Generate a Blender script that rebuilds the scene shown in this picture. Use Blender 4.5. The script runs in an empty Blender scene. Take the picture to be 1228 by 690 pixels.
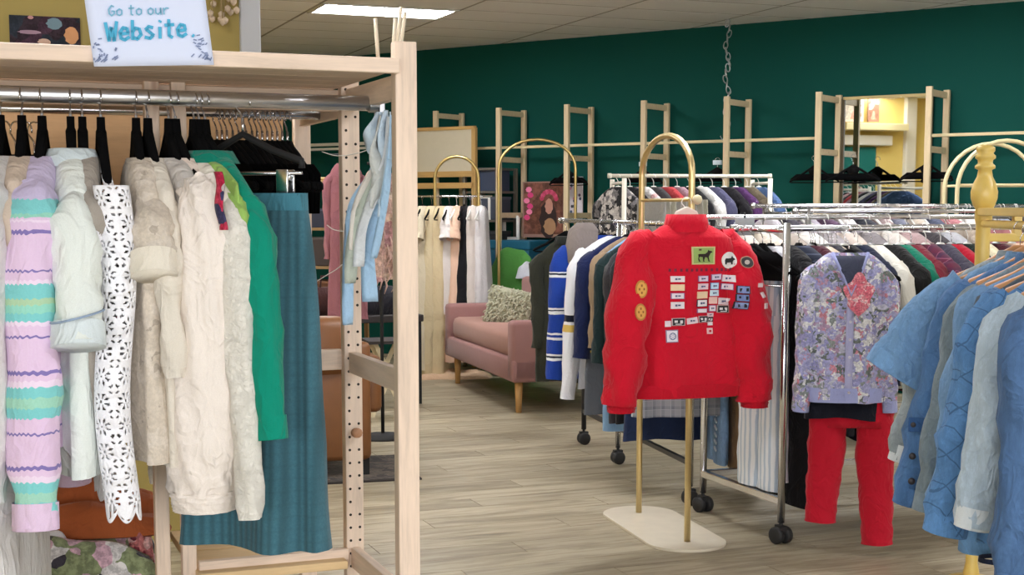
import bpy, bmesh, math, random
from math import sin, cos, pi, radians, sqrt, atan2
from mathutils import Vector, Matrix

SC = bpy.context.scene
COL = SC.collection

# ------------------------------------------------------------------ camera
CAM_H = 1.40
F_PX, PITCH, CX, CY = 1700.0, radians(6.0), 614.0, 428.7
cam_d = bpy.data.cameras.new('camera')
cam = bpy.data.objects.new('camera', cam_d); COL.objects.link(cam)
cam.location = (0, 0, CAM_H)
cam.rotation_euler = (pi/2 - PITCH, 0, 0)
cam_d.sensor_width = 36.0
cam_d.lens = F_PX/1228*36.0
cam_d.shift_y = (CY-345.0)/1228
cam_d.clip_end = 100
SC.camera = cam

# ------------------------------------------------------------------ light and exposure
SC.view_settings.view_transform = 'Standard'
SC.view_settings.look = 'None'
SC.view_settings.gamma = 1
SC.view_settings.use_curve_mapping = False
SC.view_settings.exposure = -0.32
try:
    SC.cycles.use_denoising = True
    SC.cycles.max_bounces = 8
    SC.cycles.diffuse_bounces = 5
    SC.cycles.glossy_bounces = 4
    SC.cycles.transparent_max_bounces = 8
    SC.cycles.caustics_reflective = False
    SC.cycles.caustics_refractive = False
    SC.cycles.sample_clamp_indirect = 6
except Exception:
    pass
world = bpy.data.worlds.new('sky'); SC.world = world
world.use_nodes = True
_bg = world.node_tree.nodes['Background']
_bg.inputs[0].default_value = (0.80, 0.90, 1.0, 1); _bg.inputs[1].default_value = 1.0

def area_light(name, loc, rot, sx, sy, power, color=(1, 1, 1)):
    d = bpy.data.lights.new(name, 'AREA'); d.shape = 'RECTANGLE'; d.size = sx; d.size_y = sy
    d.energy = power; d.color = color
    o = bpy.data.objects.new(name, d); COL.objects.link(o)
    o.location = loc; o.rotation_euler = rot
    return o
# daylight entering through the shop windows behind the camera
area_light('window_daylight', (0.6, -4.25, 1.55), (pi/2, 0, 0), 8.6, 2.2, 620, (0.97, 0.98, 1.0))
PANEL_EMIT = 54.0       # strength of the ceiling light diffusers

# ------------------------------------------------------------------ room axes
E1 = Vector((0.931, 0.364, 0)).normalized()
E2 = Vector((-0.364, 0.931, 0)).normalized()
A1 = atan2(E1.y, E1.x)            # rotation whose local x runs along E1
AN = A1 - pi/2                    # local x runs towards the front (-E2)
rnd = random.Random(7)

def at(px, py, Y):
    """point at depth Y seen at photograph position px, py (used to measure the place)"""
    u = (px-CX)/F_PX; v = (CY-py)/F_PX
    dy = cos(PITCH)+v*sin(PITCH); dz = -sin(PITCH)+v*cos(PITCH)
    return Vector((u*Y/dy, Y, CAM_H+dz*Y/dy))
def on_floor(px, py, z=0.0):
    v = (CY-py)/F_PX
    dy = cos(PITCH)+v*sin(PITCH); dz = -sin(PITCH)+v*cos(PITCH)
    return at(px, py, (z-CAM_H)*dy/dz)
def pix(p):
    d = Vector(p)-Vector((0, 0, CAM_H))
    f = Vector((0, cos(PITCH), -sin(PITCH))); u = Vector((0, sin(PITCH), cos(PITCH)))
    w = d.dot(f)
    return CX+F_PX*d.x/w, CY-F_PX*d.dot(u)/w

# ------------------------------------------------------------------ mesh builder
class MB:
    def __init__(self): self.v = []; self.f = []
    def add(self, vs, fs):
        n = len(self.v); self.v += [tuple(p) for p in vs]
        self.f += [tuple(i+n for i in f) for f in fs]
        return self
    def box(self, c, s, rz=0.0):
        c = Vector(c); hx, hy, hz = s[0]/2, s[1]/2, s[2]/2
        R = Matrix.Rotation(rz, 3, 'Z')
        vs = [c+R@Vector((x*hx, y*hy, z*hz)) for z in (-1, 1) for y in (-1, 1) for x in (-1, 1)]
        return self.add(vs, [(0, 2, 3, 1), (4, 5, 7, 6), (0, 1, 5, 4), (2, 6, 7, 3), (0, 4, 6, 2), (1, 3, 7, 5)])
    def bar(self, p0, p1, w, h, up=(0, 0, 1)):
        p0, p1 = Vector(p0), Vector(p1); d = (p1-p0).normalized()
        s = d.cross(Vector(up))
        if s.length < 1e-5: s = Vector((1, 0, 0))
        s.normalize(); u = s.cross(d)
        vs = [p+s*(a*w/2)+u*(b*h/2) for p in (p0, p1) for (a, b) in ((-1, -1), (1, -1), (1, 1), (-1, 1))]
        return self.add(vs, [(0, 1, 2, 3), (7, 6, 5, 4), (0, 4, 5, 1), (1, 5, 6, 2), (2, 6, 7, 3), (3, 7, 4, 0)])
    def tube(self, path, r, n=8, caps=True, closed=False):
        P = [Vector(p) for p in path]; m = len(P)
        R = r if isinstance(r, (list, tuple)) else [r]*m
        base = len(self.v); prev = None
        for i in range(m):
            if closed: d = P[(i+1) % m]-P[i-1]
            else: d = P[min(i+1, m-1)]-P[max(i-1, 0)]
            d.normalize()
            if prev is None:
                a = Vector((0, 0, 1)) if abs(d.z) < .9 else Vector((1, 0, 0))
                n1 = d.cross(a).normalized()
            else:
                n1 = (prev-d*prev.dot(d)).normalized()
            prev = n1; n2 = d.cross(n1)
            for k in range(n):
                t = 2*pi*k/n
                self.v.append(tuple(P[i]+n1*(R[i]*cos(t))+n2*(R[i]*sin(t))))
        segs = m if closed else m-1
        for i in range(segs):
            a = base+i*n; b = base+((i+1) % m)*n
            for k in range(n):
                self.f.append((a+k, a+(k+1) % n, b+(k+1) % n, b+k))
        if caps and not closed:
            self.f.append(tuple(base+k for k in reversed(range(n))))
            self.f.append(tuple(base+(m-1)*n+k for k in range(n)))
        return self
    def rings(self, rings, cap0=False, cap1=False):
        n = len(rings[0]); base = len(self.v)
        for r in rings: self.v += [tuple(p) for p in r]
        for i in range(len(rings)-1):
            for k in range(n):
                a = base+i*n+k; b = base+i*n+(k+1) % n
                self.f.append((a, a+n, b+n, b))
        if cap0: self.f.append(tuple(base+k for k in range(n)))
        if cap1: self.f.append(tuple(base+(len(rings)-1)*n+k for k in reversed(range(n))))
        return self
    def lathe(self, prof, c=(0, 0, 0), n=20):
        c = Vector(c)
        return self.rings([[c+Vector((r*cos(2*pi*k/n), -r*sin(2*pi*k/n), z)) for k in range(n)] for r, z in reversed(prof)], True, True)
    def grid(self, fn, nu, nv):
        base = len(self.v)
        for j in range(nv+1):
            for i in range(nu+1):
                self.v.append(tuple(fn(i/nu, j/nv)))
        for j in range(nv):
            for i in range(nu):
                a = base+j*(nu+1)+i
                self.f.append((a, a+1, a+nu+2, a+nu+1))
        return self
    def disc(self, c, r, h, n=24, sx=1.0, sy=1.0):
        c = Vector(c)
        rr = lambda z: [c+Vector((r*sx*cos(2*pi*k/n), -r*sy*sin(2*pi*k/n), z)) for k in range(n)]
        return self.rings([rr(h/2), rr(-h/2)], True, True)
    def prism(self, pts, y0, y1):
        """outline pts in x,z given depth y0..y1"""
        n = len(pts)
        vs = [(x, y0, z) for x, z in pts]+[(x, y1, z) for x, z in pts]
        fs = [tuple(range(n)), tuple(range(2*n-1, n-1, -1))]
        fs += [(i, i+n, (i+1) % n+n, (i+1) % n) for i in range(n)]
        return self.add(vs, fs)
    def mesh(self, name, mat=None, smooth=True):
        me = bpy.data.meshes.new(name); me.from_pydata(self.v, [], self.f)
        if mat: me.materials.append(mat)
        bm = bmesh.new(); bm.from_mesh(me)
        bmesh.ops.recalc_face_normals(bm, faces=bm.faces); bm.to_mesh(me); bm.free()
        if smooth:
            for p in me.polygons: p.use_smooth = True
        me.update(); return me
    def build(self, name, mat, parent=None, smooth=True, bevel=0.0, thick=0.0):
        return link(name, self.mesh(name, mat, smooth), parent, bevel, thick, smooth)

def link(name, me, parent=None, bevel=0.0, thick=0.0, smooth=False):
    o = bpy.data.objects.new(name, me); COL.objects.link(o)
    if parent: o.parent = parent
    if thick:
        m = o.modifiers.new('thickness', 'SOLIDIFY'); m.thickness = thick; m.offset = 0
    if bevel:
        m = o.modifiers.new('edge', 'BEVEL'); m.width = bevel; m.segments = 2; m.limit_method = 'ANGLE'
        m.angle_limit = radians(40)
    return o

def tag(o, label, cat, group=None, kind=None):
    o['label'] = label; o['category'] = cat
    if group: o['group'] = group
    if kind: o['kind'] = kind
    return o
def thing(name, label, cat, loc=(0, 0, 0), rz=0.0, group=None):
    o = bpy.data.objects.new(name, None); COL.objects.link(o)
    o.empty_display_size = .05
    o.location = loc; o.rotation_euler = (0, 0, rz)
    return tag(o, label, cat, group)
def struct(o, label=None):
    o['kind'] = 'structure'
    if label: o['label'] = label
    return o

# ------------------------------------------------------------------ materials
def lin(c):
    f = lambda x: x/12.92 if x <= .04045 else ((x+.055)/1.055)**2.4
    return tuple(f(x/255) for x in c[:3])+(1,)
class NT:
    def __init__(self, name):
        self.m = bpy.data.materials.new(name); self.m.use_nodes = True
        self.t = self.m.node_tree; self.b = self.t.nodes['Principled BSDF']; self._co = None
    def n(self, typ, **kw):
        o = self.t.nodes.new(typ)
        for k, v in kw.items():
            if k.startswith('_'): setattr(o, k[1:], v)
            else: o.inputs[k.replace('__', ' ')].default_value = v
        return o
    def l(self, a, b): self.t.links.new(a, b)
    def obj(self, scale=(1, 1, 1), rot=(0, 0, 0)):
        tc = self.n('ShaderNodeTexCoord'); mp = self.n('ShaderNodeMapping')
        mp.inputs['Scale'].default_value = scale; mp.inputs['Rotation'].default_value = rot
        self.l(tc.outputs['Object'], mp.inputs['Vector']); return mp.outputs['Vector']
    def noise(self, vec, scale, detail=3, rough=.55, dist=0):
        o = self.n('ShaderNodeTexNoise', Scale=scale, Detail=detail, Roughness=rough, Distortion=dist)
        if vec is not None: self.l(vec, o.inputs['Vector'])
        return o.outputs['Fac']
    def ramp(self, fac, stops, interp='LINEAR'):
        r = self.n('ShaderNodeValToRGB'); cr = r.color_ramp; cr.interpolation = interp
        while len(cr.elements) < len(stops): cr.elements.new(.5)
        for e, (p, c) in zip(cr.elements, stops): e.position = p; e.color = c if len(c) == 4 else c+(1,)
        self.l(fac, r.inputs['Fac']); return r.outputs['Color']
    def mix(self, fac, a, b, mode='MIX'):
        o = self.n('ShaderNodeMix', _data_type='RGBA', _blend_type=mode)
        for s, x in ((0, fac), (6, a), (7, b)):
            if hasattr(x, 'node'): self.l(x, o.inputs[s])
            else: o.inputs[s].default_value = x
        return o.outputs[2]
    def math(self, op, a, b=0.0):
        o = self.n('ShaderNodeMath', _operation=op)
        for s, x in ((0, a), (1, b)):
            if hasattr(x, 'node'): self.l(x, o.inputs[s])
            else: o.inputs[s].default_value = x
        return o.outputs[0]
    def xyz(self, vec):
        o = self.n('ShaderNodeSeparateXYZ'); self.l(vec, o.inputs[0]); return o.outputs
    def bump(self, h, strength, dist=.002):
        o = self.n('ShaderNodeBump', Strength=strength, Distance=dist); self.l(h, o.inputs['Height'])
        self.l(o.outputs['Normal'], self.b.inputs['Normal'])
    def creases(self, fine, fs=.0012, amp=.009, sc=15, st=.4):
        v = self.obj((1, 1, st)); a = self.noise(v, sc, 3, .5, 1.2)
        r = self.math('ABSOLUTE', self.math('SUBTRACT', self.noise(self.obj((1, 1, .7)), sc*.7, 2, .5, 1.6), .5))
        h = self.math('ADD', self.math('MULTIPLY', a, amp), self.math('MULTIPLY', self.math('MINIMUM', r, .09), -amp*2.6))
        self.bump(self.math('ADD', h, self.math('MULTIPLY', fine, fs)), .85, 1.0)
    def color(self, c):
        if hasattr(c, 'node'): self.l(c, self.b.inputs['Base Color'])
        else: self.b.inputs['Base Color'].default_value = c
    def set(self, rough=.5, metal=0.0, sheen=0.0, spec=None):
        self.b.inputs['Roughness'].default_value = rough; self.b.inputs['Metallic'].default_value = metal
        if sheen:
            self.b.inputs['Sheen Weight'].default_value = sheen; self.b.inputs['Sheen Roughness'].default_value = .5
        if spec is not None: self.b.inputs['Specular IOR Level'].default_value = spec
        return self.m
_mc = {}
def cached(fn):
    def w(*a, **k):
        key = (fn.__name__, repr(a), repr(sorted(k.items())))
        if key not in _mc: _mc[key] = fn(*a, **k)
        return _mc[key]
    return w
def dk(c, k): return tuple(x*k for x in lin(c)[:3])+(1,)

@cached
def plain(c, rough=.5, metal=0.0, var=.1, spec=None):
    t = NT('plain'); v = t.obj()
    t.color(t.mix(t.noise(v, 14, 3), dk(c, 1-var), dk(c, 1+var)))
    return t.set(rough, metal, 0, spec)
@cached
def fabric(c, var=.14, weave=420, rough=.95, streak=False, bump=.35, fold=.009):
    t = NT('fabric'); v = t.obj((1, 1, .25) if streak else (1, 1, 1))
    base = t.mix(t.noise(v, 9, 4), dk(c, 1-var), dk(c, 1+var))
    fine = t.noise(t.obj(), weave, 2, .6)
    t.color(t.mix(.25, base, t.mix(fine, dk(c, .55), dk(c, 1.35))))
    t.creases(fine, .0012*bump, fold)
    return t.set(rough, 0, .12, .2)
@cached
def bands(stops, scale=1.0, wob=.004, noise_c=.12, zig=0.0):
    """horizontal knitted bands; stops = ((z_down_m, colour), ...) measured down the garment"""
    t = NT('banded_knit'); v = t.obj(); z = t.xyz(v)[2]
    d = t.math('ADD', t.math('MULTIPLY', z, -1.0), t.math('MULTIPLY', t.math('SUBTRACT', t.noise(v, 22, 2), .5), wob*2))
    if zig:
        s3 = t.xyz(t.obj()); d = t.math('ADD', d, t.math('MULTIPLY', t.math('SINE', t.math('MULTIPLY', t.math('ADD', s3[0], s3[1]), 520)), zig))
    mx = max(s[0] for s in stops)+.02
    f = t.math('DIVIDE', d, mx)
    S = [(s[0]/mx, lin(s[1])) for s in stops]
    if len(S) <= 30: col = t.ramp(f, S, 'CONSTANT')
    else:
        col = t.mix(t.math('GREATER_THAN', f, S[28][0]), t.ramp(f, S[:28], 'CONSTANT'), t.ramp(f, S[28:], 'CONSTANT'))
    t.color(t.mix(noise_c, col, t.mix(t.noise(t.obj(), 260, 2), (.1, .1, .1, 1), (1, 1, 1, 1)), 'OVERLAY'))
    t.creases(t.noise(t.obj(), 300, 2), .0005, .007)
    return t.set(.95, 0, .1, .2)
@cached
def stripes(a, b, pitch=.02, duty=.5, axis=0, third=None):
    t = NT('striped_cloth'); x = t.xyz(t.obj())[axis]
    f = t.math('FRACT', t.math('ADD', t.math('DIVIDE', x, pitch), 50))
    st = [(0, lin(a)), (duty, lin(b))]
    if third: st.append((duty+(1-duty)*.5, lin(third)))
    t.color(t.ramp(f, st, 'CONSTANT'))
    t.bump(t.noise(t.obj(), 400, 2), .25, .001)
    return t.set(.9, 0, .1, .2)
@cached
def plaid(a, b, c, pitch=.05):
    t = NT('plaid_cloth'); s = t.xyz(t.obj())
    def w(o, p, d): return t.math('LESS_THAN', t.math('FRACT', t.math('ADD', t.math('DIVIDE', o, p), 50)), d)
    col = t.mix(t.math('MULTIPLY', t.math('ADD', w(s[0], pitch, .4), w(s[2], pitch, .4)), .5), lin(a), lin(b))
    line = t.math('MAXIMUM', w(s[0], pitch, .06), w(s[2], pitch, .06))
    t.color(t.mix(t.math('MULTIPLY', line, .7), col, lin(c)))
    t.bump(t.noise(t.obj(), 380, 2), .3, .0012)
    return t.set(.95, 0, .1, .2)
@cached
def print_cloth(stops, scale=24, dist=.6, rough=.92, edge_k=.8):
    """small all-over print made of irregular blotches"""
    t = NT('printed_cloth'); v = t.obj()
    nz = t.n('ShaderNodeTexNoise', Scale=scale*.8, Detail=2); t.l(v, nz.inputs['Vector'])
    vv = t.mix(dist*.06, v, nz.outputs['Color'], 'ADD')
    vo = t.n('ShaderNodeTexVoronoi', Scale=scale); t.l(vv, vo.inputs['Vector'])
    r = t.xyz(vo.outputs['Color'])[0]
    cells = t.ramp(r, [(p, lin(c)) for p, c in stops], 'CONSTANT')
    edge = t.ramp(t.noise(v, scale*2.2, 3, .7), [(.42, (.55, .55, .55, 1)), (.6, (1.15, 1.15, 1.15, 1))])
    t.color(t.mix(edge_k, cells, edge, 'MULTIPLY'))
    t.creases(t.noise(t.obj(), 400, 2), .0003, .007)
    return t.set(rough, 0, .1, .2)
@cached
def tweed(c, c2):
    t = NT('tweed'); v = t.obj(); s = t.xyz(v)
    f = t.noise(v, 170, 3, .7); g = t.noise(t.obj((30, 30, 2)), 6, 2)
    rib = t.math('ADD', t.math('MULTIPLY', t.math('SINE', t.math('MULTIPLY', s[0], 330)), .5), .5)
    base = t.mix(f, lin(c), lin(c2)); base = t.mix(t.math('MULTIPLY', rib, .6), base, dk(c, .36))
    zz = t.math('LESS_THAN', t.math('FRACT', t.math('ADD', t.math('DIVIDE', s[2], .028), 60)), .2)
    t.color(t.mix(t.math('MULTIPLY', zz, .14), base, dk(c, .4)))
    t.bump(t.math('ADD', f, rib), .5, .002)
    return t.set(.95, 0, .15, .2)
@cached
def denim(c, quilt=False, fade=.5):
    t = NT('denim'); v = t.obj((1, 1, .35)); s = t.xyz(t.obj())
    base = t.mix(t.noise(v, 16, 5, .7), dk(c, 1-fade), dk(c, 1+fade))
    tw = t.noise(t.obj((1, 1, .2)), 500, 2, .6)
    base = t.mix(.3, base, t.mix(tw, dk(c, .55), dk(c, 1.5)))
    base = t.mix(t.ramp(t.noise(t.obj((1, 1, .6)), 55, 6, .75), [(.5, (0, 0, 0, 1)), (.72, (.3, .3, .3, 1))]), base, dk(c, 1.9))
    base = t.mix(t.ramp(t.noise(t.obj((1.6, 1.6, .3)), 14, 4, .7), [(.52, (0, 0, 0, 1)), (.72, (.42, .42, .42, 1))]), base, dk(c, .45))
    if quilt:
        def dl(k):
            q = t.math('ADD', t.math('ADD', t.math('MULTIPLY', s[0], 1.0), t.math('MULTIPLY', s[1], .6)), t.math('MULTIPLY', s[2], .8*k))
            fr = t.math('ABSOLUTE', t.math('SUBTRACT', t.math('FRACT', t.math('ADD', t.math('DIVIDE', q, .07), 50)), .5))
            return t.math('LESS_THAN', fr, .03)
        ln = t.math('MAXIMUM', dl(1), dl(-1))
        base = t.mix(t.math('MULTIPLY', ln, .6), base, dk(c, .3))
    t.color(base); t.creases(tw, .0004, .012, 13, .5)
    return t.set(.9, 0, .05, .2)
@cached
def wood(c, axis='z', grain=.22, knots=True, rough=.6):
    sc = {'x': (1.2, 14, 14), 'y': (14, 1.2, 14), 'z': (14, 14, 1.2)}[axis]
    t = NT('wood'); v = t.obj(sc)
    oi = t.n('ShaderNodeObjectInfo')
    ad = t.n('ShaderNodeVectorMath', _operation='ADD'); t.l(v, ad.inputs[0])
    sp = t.math('MULTIPLY', oi.outputs['Random'], 37.0); t.l(sp, ad.inputs[1]); v = ad.outputs[0]
    g = t.noise(v, 3.2, 5, .65, .6)
    g2 = t.noise(v, 16, 3, .6)
    col = t.ramp(g, [(.3, dk(c, 1-grain)), (.52, dk(c, 1.02)), (.72, dk(c, 1+grain*.6))])
    col = t.mix(.25, col, t.mix(g2, dk(c, .6), dk(c, 1.25)))
    if knots:
        vo = t.n('ShaderNodeTexVoronoi', Scale=.9, Randomness=1.0); t.l(v, vo.inputs['Vector'])
        k = t.ramp(vo.outputs['Distance'], [(.05, (1, 1, 1, 1)), (.13, (0, 0, 0, 1))])
        col = t.mix(t.math('MULTIPLY', k, .55), col, dk((150, 95, 60), 1))
    t.color(col); t.bump(g2, .12, .001)
    return t.set(rough, 0)
@cached
def metal(c, rough=.25):
    t = NT('metal'); t.color(t.mix(t.noise(t.obj(), 30, 2), dk(c, .92), dk(c, 1.08)))
    return t.set(rough, 1.0)
@cached
def emitter(c, s):
    t = NT('lit_diffuser'); t.color(lin(c)); t.b.inputs['Emission Color'].default_value = lin(c)
    t.b.inputs['Emission Strength'].default_value = s
    return t.set(.5)
@cached
def paint(c, var=.05, rough=.7, spec=None):
    t = NT('paint'); v = t.obj()
    t.color(t.mix(t.noise(v, 1.3, 4), dk(c, 1-var), dk(c, 1+var)))
    t.bump(t.noise(v, 160, 2), .08, .001)
    return t.set(rough, 0, 0, spec)
@cached
def furry(c, c2):
    t = NT('shaggy_knit'); v = t.obj((1, 1, 1)); f = t.noise(v, 60, 4, .7, 1.5)
    t.color(t.mix(f, lin(c), lin(c2))); t.bump(f, .9, .01)
    return t.set(1.0, 0, .2, .1)
def mirror_mat():
    t = NT('mirror_glass'); t.color((.86, .88, .87, 1)); return t.set(.015, 1.0)
def glass_mat():
    t = NT('window_glass'); nt = t.t
    tr = t.n('ShaderNodeBsdfTransparent'); gl = t.n('ShaderNodeBsdfGlossy', Roughness=.02)
    mx = t.n('ShaderNodeMixShader', Fac=.06)
    t.l(tr.outputs[0], mx.inputs[1]); t.l(gl.outputs[0], mx.inputs[2])
    t.l(mx.outputs[0], nt.nodes['Material Output'].inputs['Surface']); return t.m

PINE = (226, 203, 182)
CHROME = metal((222, 222, 224), .24)
STEEL = metal((185, 186, 190), .28)
GOLD = metal((226, 204, 152), .38)
ORD = ['leftmost', 'second', 'third', 'fourth', 'fifth', 'sixth', 'seventh', 'eighth', 'ninth', 'tenth', 'eleventh', 'twelfth', 'thirteenth', 'fourteenth', 'fifteenth', 'sixteenth', 'seventeenth', 'eighteenth', 'nineteenth', 'twentieth', 'twenty-first', 'twenty-second', 'twenty-third', 'twenty-fourth']
BLACK = plain((16, 16, 18), .75)
BLACKV = plain((7, 7, 8), 1.0, 0, .1, .08)
RUBBER = plain((28, 28, 30), .6)
WHITE_P = plain((235, 233, 228), .5)
# ================================================================== the room
CEIL = 2.86
WB = Vector((-0.90, 13.42, 0)); WD = Vector((0.818, -0.575, 0)).normalized(); WN = Vector((-WD.y*-1, 0, 0))
WN = Vector((WD.y, -WD.x, 0))          # faces into the room (towards the camera)
def wall_pt(px, off=0.0):
    """floor point of the green wall under photograph column px, off metres in front of it"""
    k = (px-CX)/F_PX*cos(PITCH)
    t = (k*WB.y-WB.x)/(WD.x-k*WD.y)
    return WB+WD*t+WN*off
WL_X, WR_X, WF_Y = -4.2, 5.5, -4.0
cl = WB+WD*((WL_X-WB.x)/WD.x); cr = WB+WD*((WR_X-WB.x)/WD.x)

def planks():
    t = NT('plank_wood'); v = t.obj((1.1, 9, 9))
    oi = t.n('ShaderNodeObjectInfo'); at_ = t.n('ShaderNodeAttribute', _attribute_name='tone')
    rr = t.math('FRACT', t.math('ADD', oi.outputs['Random'], at_.outputs['Fac']))
    ad = t.n('ShaderNodeVectorMath', _operation='ADD'); t.l(v, ad.inputs[0]); t.l(t.math('MULTIPLY', rr, 53), ad.inputs[1])
    g = t.noise(ad.outputs[0], 2.0, 5, .62, .9); g2 = t.noise(ad.outputs[0], 11, 3, .6)
    col = t.ramp(g, [(.26, lin((96, 90, 74))), (.46, lin((148, 139, 117))), (.6, lin((176, 168, 146))), (.78, lin((130, 122, 101)))])
    tone = t.ramp(rr, [(0, (.80, .79, .77, 1)), (1, (1.12, 1.11, 1.09, 1))])
    col = t.mix(1, col, tone, 'MULTIPLY'); col = t.mix(.2, col, t.mix(g2, dk((120, 100, 75), .8), dk((190, 170, 140), 1.2)))
    t.color(col); t.bump(g2, .1, .001)
    return t.set(.42, 0, 0, .45)
PLANK = planks()

# floor: a dark sub-floor and real planks running along E1
fl = MB().add([(WL_X-.1, WF_Y-.1, -.02), (WR_X+.1, WF_Y-.1, -.02), (cr.x+.1, cr.y+.1, -.02), (cl.x-.1, cl.y+.2, -.02)], [(0, 1, 2, 3)])
floor = struct(fl.build('floor', plain((70, 58, 44), .8), smooth=False), 'pale brown wood-look plank floor')
PW, PL, GAP = .182, 1.5, .003
def inside(p, m=0.0):
    return WL_X-m < p.x < WR_X+m and WF_Y-m < p.y and (p-WB).dot(WN) > -m
pm = MB().box((0, 0, -.009), (PL-GAP, PW-GAP, .018)).mesh('plank', PLANK, False)
shown = []; rest = MB(); rest_t = []
rows = range(int(-6/PW), int(17/PW))
for r in rows:
    b = (r+.5)*PW; sh = (r*0.618 % 1)*PL
    for k in range(-6, 11):
        a = k*PL+sh
        c = E1*a+E2*b
        if not inside(c, .25): continue
        q = [pix(E1*(a+i*PL/2)+E2*b) for i in (-1, -.5, 0, .5, 1)] if c.y > 4.2 else []
        vis = any(-20 < x < 1250 and 380 < y < 712 for x, y in q)
        (shown if vis else rest_t).append((c, a, b))
shown.sort(key=lambda s: s[0].y)
for c, a, b in shown[:300]:
    o = bpy.data.objects.new('plank', pm); COL.objects.link(o); o.parent = floor
    o.location = (c.x, c.y, 0); o.rotation_euler = (0, 0, A1)
tones = []
for c, a, b in rest_t+shown[300:]:
    rest.box((c.x, c.y, -.009), (PL-GAP, PW-GAP, .018), A1); tones += [rnd.random()]*6
rm = rest.mesh('plank_rest', PLANK, False)
att = rm.attributes.new('tone', 'FLOAT', 'FACE')
for i, tv in enumerate(tones): att.data[i].value = tv
ro = link('plank_field', rm, floor); ro['kind'] = 'stuff'

# walls
GREEN = paint((5, 72, 64), .08, .8, .2)
YELLOW = paint((196, 172, 96), .05, .8)
TRIM = paint((222, 220, 214), .03, .5)
def wall_seg(name, p, q, mat, th=.1, z0=-.1, z1=CEIL, label=None, side=1):
    p, q = Vector(p), Vector(q); d = (q-p).normalized(); n = Vector((-d.y, d.x, 0))*side
    o = MB()
    o.add([p+Vector((0, 0, z0)), q+Vector((0, 0, z0)), q+n*th+Vector((0, 0, z0)), p+n*th+Vector((0, 0, z0)),
           p+Vector((0, 0, z1)), q+Vector((0, 0, z1)), q+n*th+Vector((0, 0, z1)), p+n*th+Vector((0, 0, z1))],
          [(0, 3, 2, 1), (4, 5, 6, 7), (0, 1, 5, 4), (1, 2, 6, 5), (2, 3, 7, 6), (3, 0, 4, 7)])
    return struct(o.build(name, mat, smooth=False), label)
wall_seg('wall_back', cl-WD*.1, cr+WD*.1, GREEN, label='dark green wall behind the racks', z1=CEIL+.05)
wall_seg('wall_left', (WL_X, WF_Y, 0), (WL_X, cl.y, 0), YELLOW, z1=CEIL+.05, label='yellow side wall')
wall_seg('wall_right', (WR_X, cr.y, 0), (WR_X, WF_Y, 0), paint((205, 200, 190)), z1=CEIL+.05, label='pale side wall')
wall_seg('wall_front', (WR_X, WF_Y, 0), (WL_X, WF_Y, 0), TRIM, z0=-.1, z1=.35, label='low wall under the shop windows')
wall_seg('wall_front', (WR_X, WF_Y, 0), (WL_X, WF_Y, 0), TRIM, z0=2.72, z1=CEIL+.05, label='strip of wall above the shop windows')
for i in range(4):
    x0 = WL_X+.06+i*(WR_X-WL_X)/4; x1 = WL_X-.06+(i+1)*(WR_X-WL_X)/4
    w = MB()
    for a, b in (((x0, .35), (x0, 2.72)), ((x1, .35), (x1, 2.72)), ((x0, .38), (x1, .38)), ((x0, 2.69), (x1, 2.69))):
        w.bar((a[0], WF_Y-.05, a[1]), (b[0], WF_Y-.05, b[1]), .06, .06, (0, 1, 0))
    fr = struct(w.build('window_%d' % (i+1), TRIM, smooth=False), 'shop window frame')
    MB().box(((x0+x1)/2, WF_Y-.05, 1.535), (x1-x0, .006, 2.3)).build('pane', glass_mat(), fr, False)

# yellow partition on the left that ends in a pale casing
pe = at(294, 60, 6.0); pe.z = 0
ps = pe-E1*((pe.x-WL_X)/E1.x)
wall_seg('wall_partition', ps, pe, paint((152, 134, 74), .06, .8), th=.12, label='yellow partition wall with dimness painted in, behind the pine shelf')  # dim light put into the paint: darker copy of the side wall yellow
tr = MB().bar(pe+E2*.06+E1*.02, pe+E2*.06+E1*.02+Vector((0, 0, CEIL)), .085, .17, E2)
struct(tr.build('trim_1', paint((172, 173, 176), .03, .5), smooth=False, bevel=.006), 'white casing with grey shade painted in, at the partition end')  # white casing, its shade put into the grey paint

# ceiling: slab, T-grid and lay-in tiles
sl = MB().add([(WL_X, WF_Y, CEIL+.05), (WR_X, WF_Y, CEIL+.05), (cr.x, cr.y, CEIL+.05), (cl.x, cl.y, CEIL+.05)], [(3, 2, 1, 0)])
ceiling = struct(sl.build('ceiling', plain((95, 90, 82), .9), smooth=False), 'suspended ceiling of pale lay-in tiles')
TP, TQ, TA0, TB0 = 1.05, .525, 2.495, 10.62
TILE = paint((238, 238, 238), .06, .95)
tm = MB().box((0, 0, .008), (TP-.024, TQ-.024, .016)).mesh('ceiling_tile', TILE, False)
gm = MB(); cells = []
for i in range(-10, 9):
    for j in range(-32, 13):
        c = E1*(TA0+(i+.5)*TP)+E2*(TB0-(j+.5)*TQ)
        if inside(c, .45): cells.append((i, j, c))
light_cells = {(0, 0), (2, 5), (-2, 3), (4, 9), (0, 9), (-3, 13), (2, 15), (-1, 19), (2, 22), (-4, 6), (-3, 8)}  # all but the first unseen; last two added to brighten the mirrored side wall
n_t = 0; far = MB()
for i, j, c in sorted(cells, key=lambda s: -s[2].y):
    if (i, j) in light_cells: continue
    if n_t < 280:
        o = bpy.data.objects.new('ceiling_tile', tm); COL.objects.link(o); o.parent = ceiling
        o.location = (c.x, c.y, CEIL); o.rotation_euler = (0, 0, A1); n_t += 1
    else: far.box((c.x, c.y, CEIL+.008), (TP-.024, TQ-.024, .016), A1)
for i in range(-10, 10):
    a = TA0+i*TP; gm.bar(E1*a+E2*-3+Vector((0, 0, CEIL+.004)), E1*a+E2*16.5+Vector((0, 0, CEIL+.004)), .022, .006)
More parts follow.
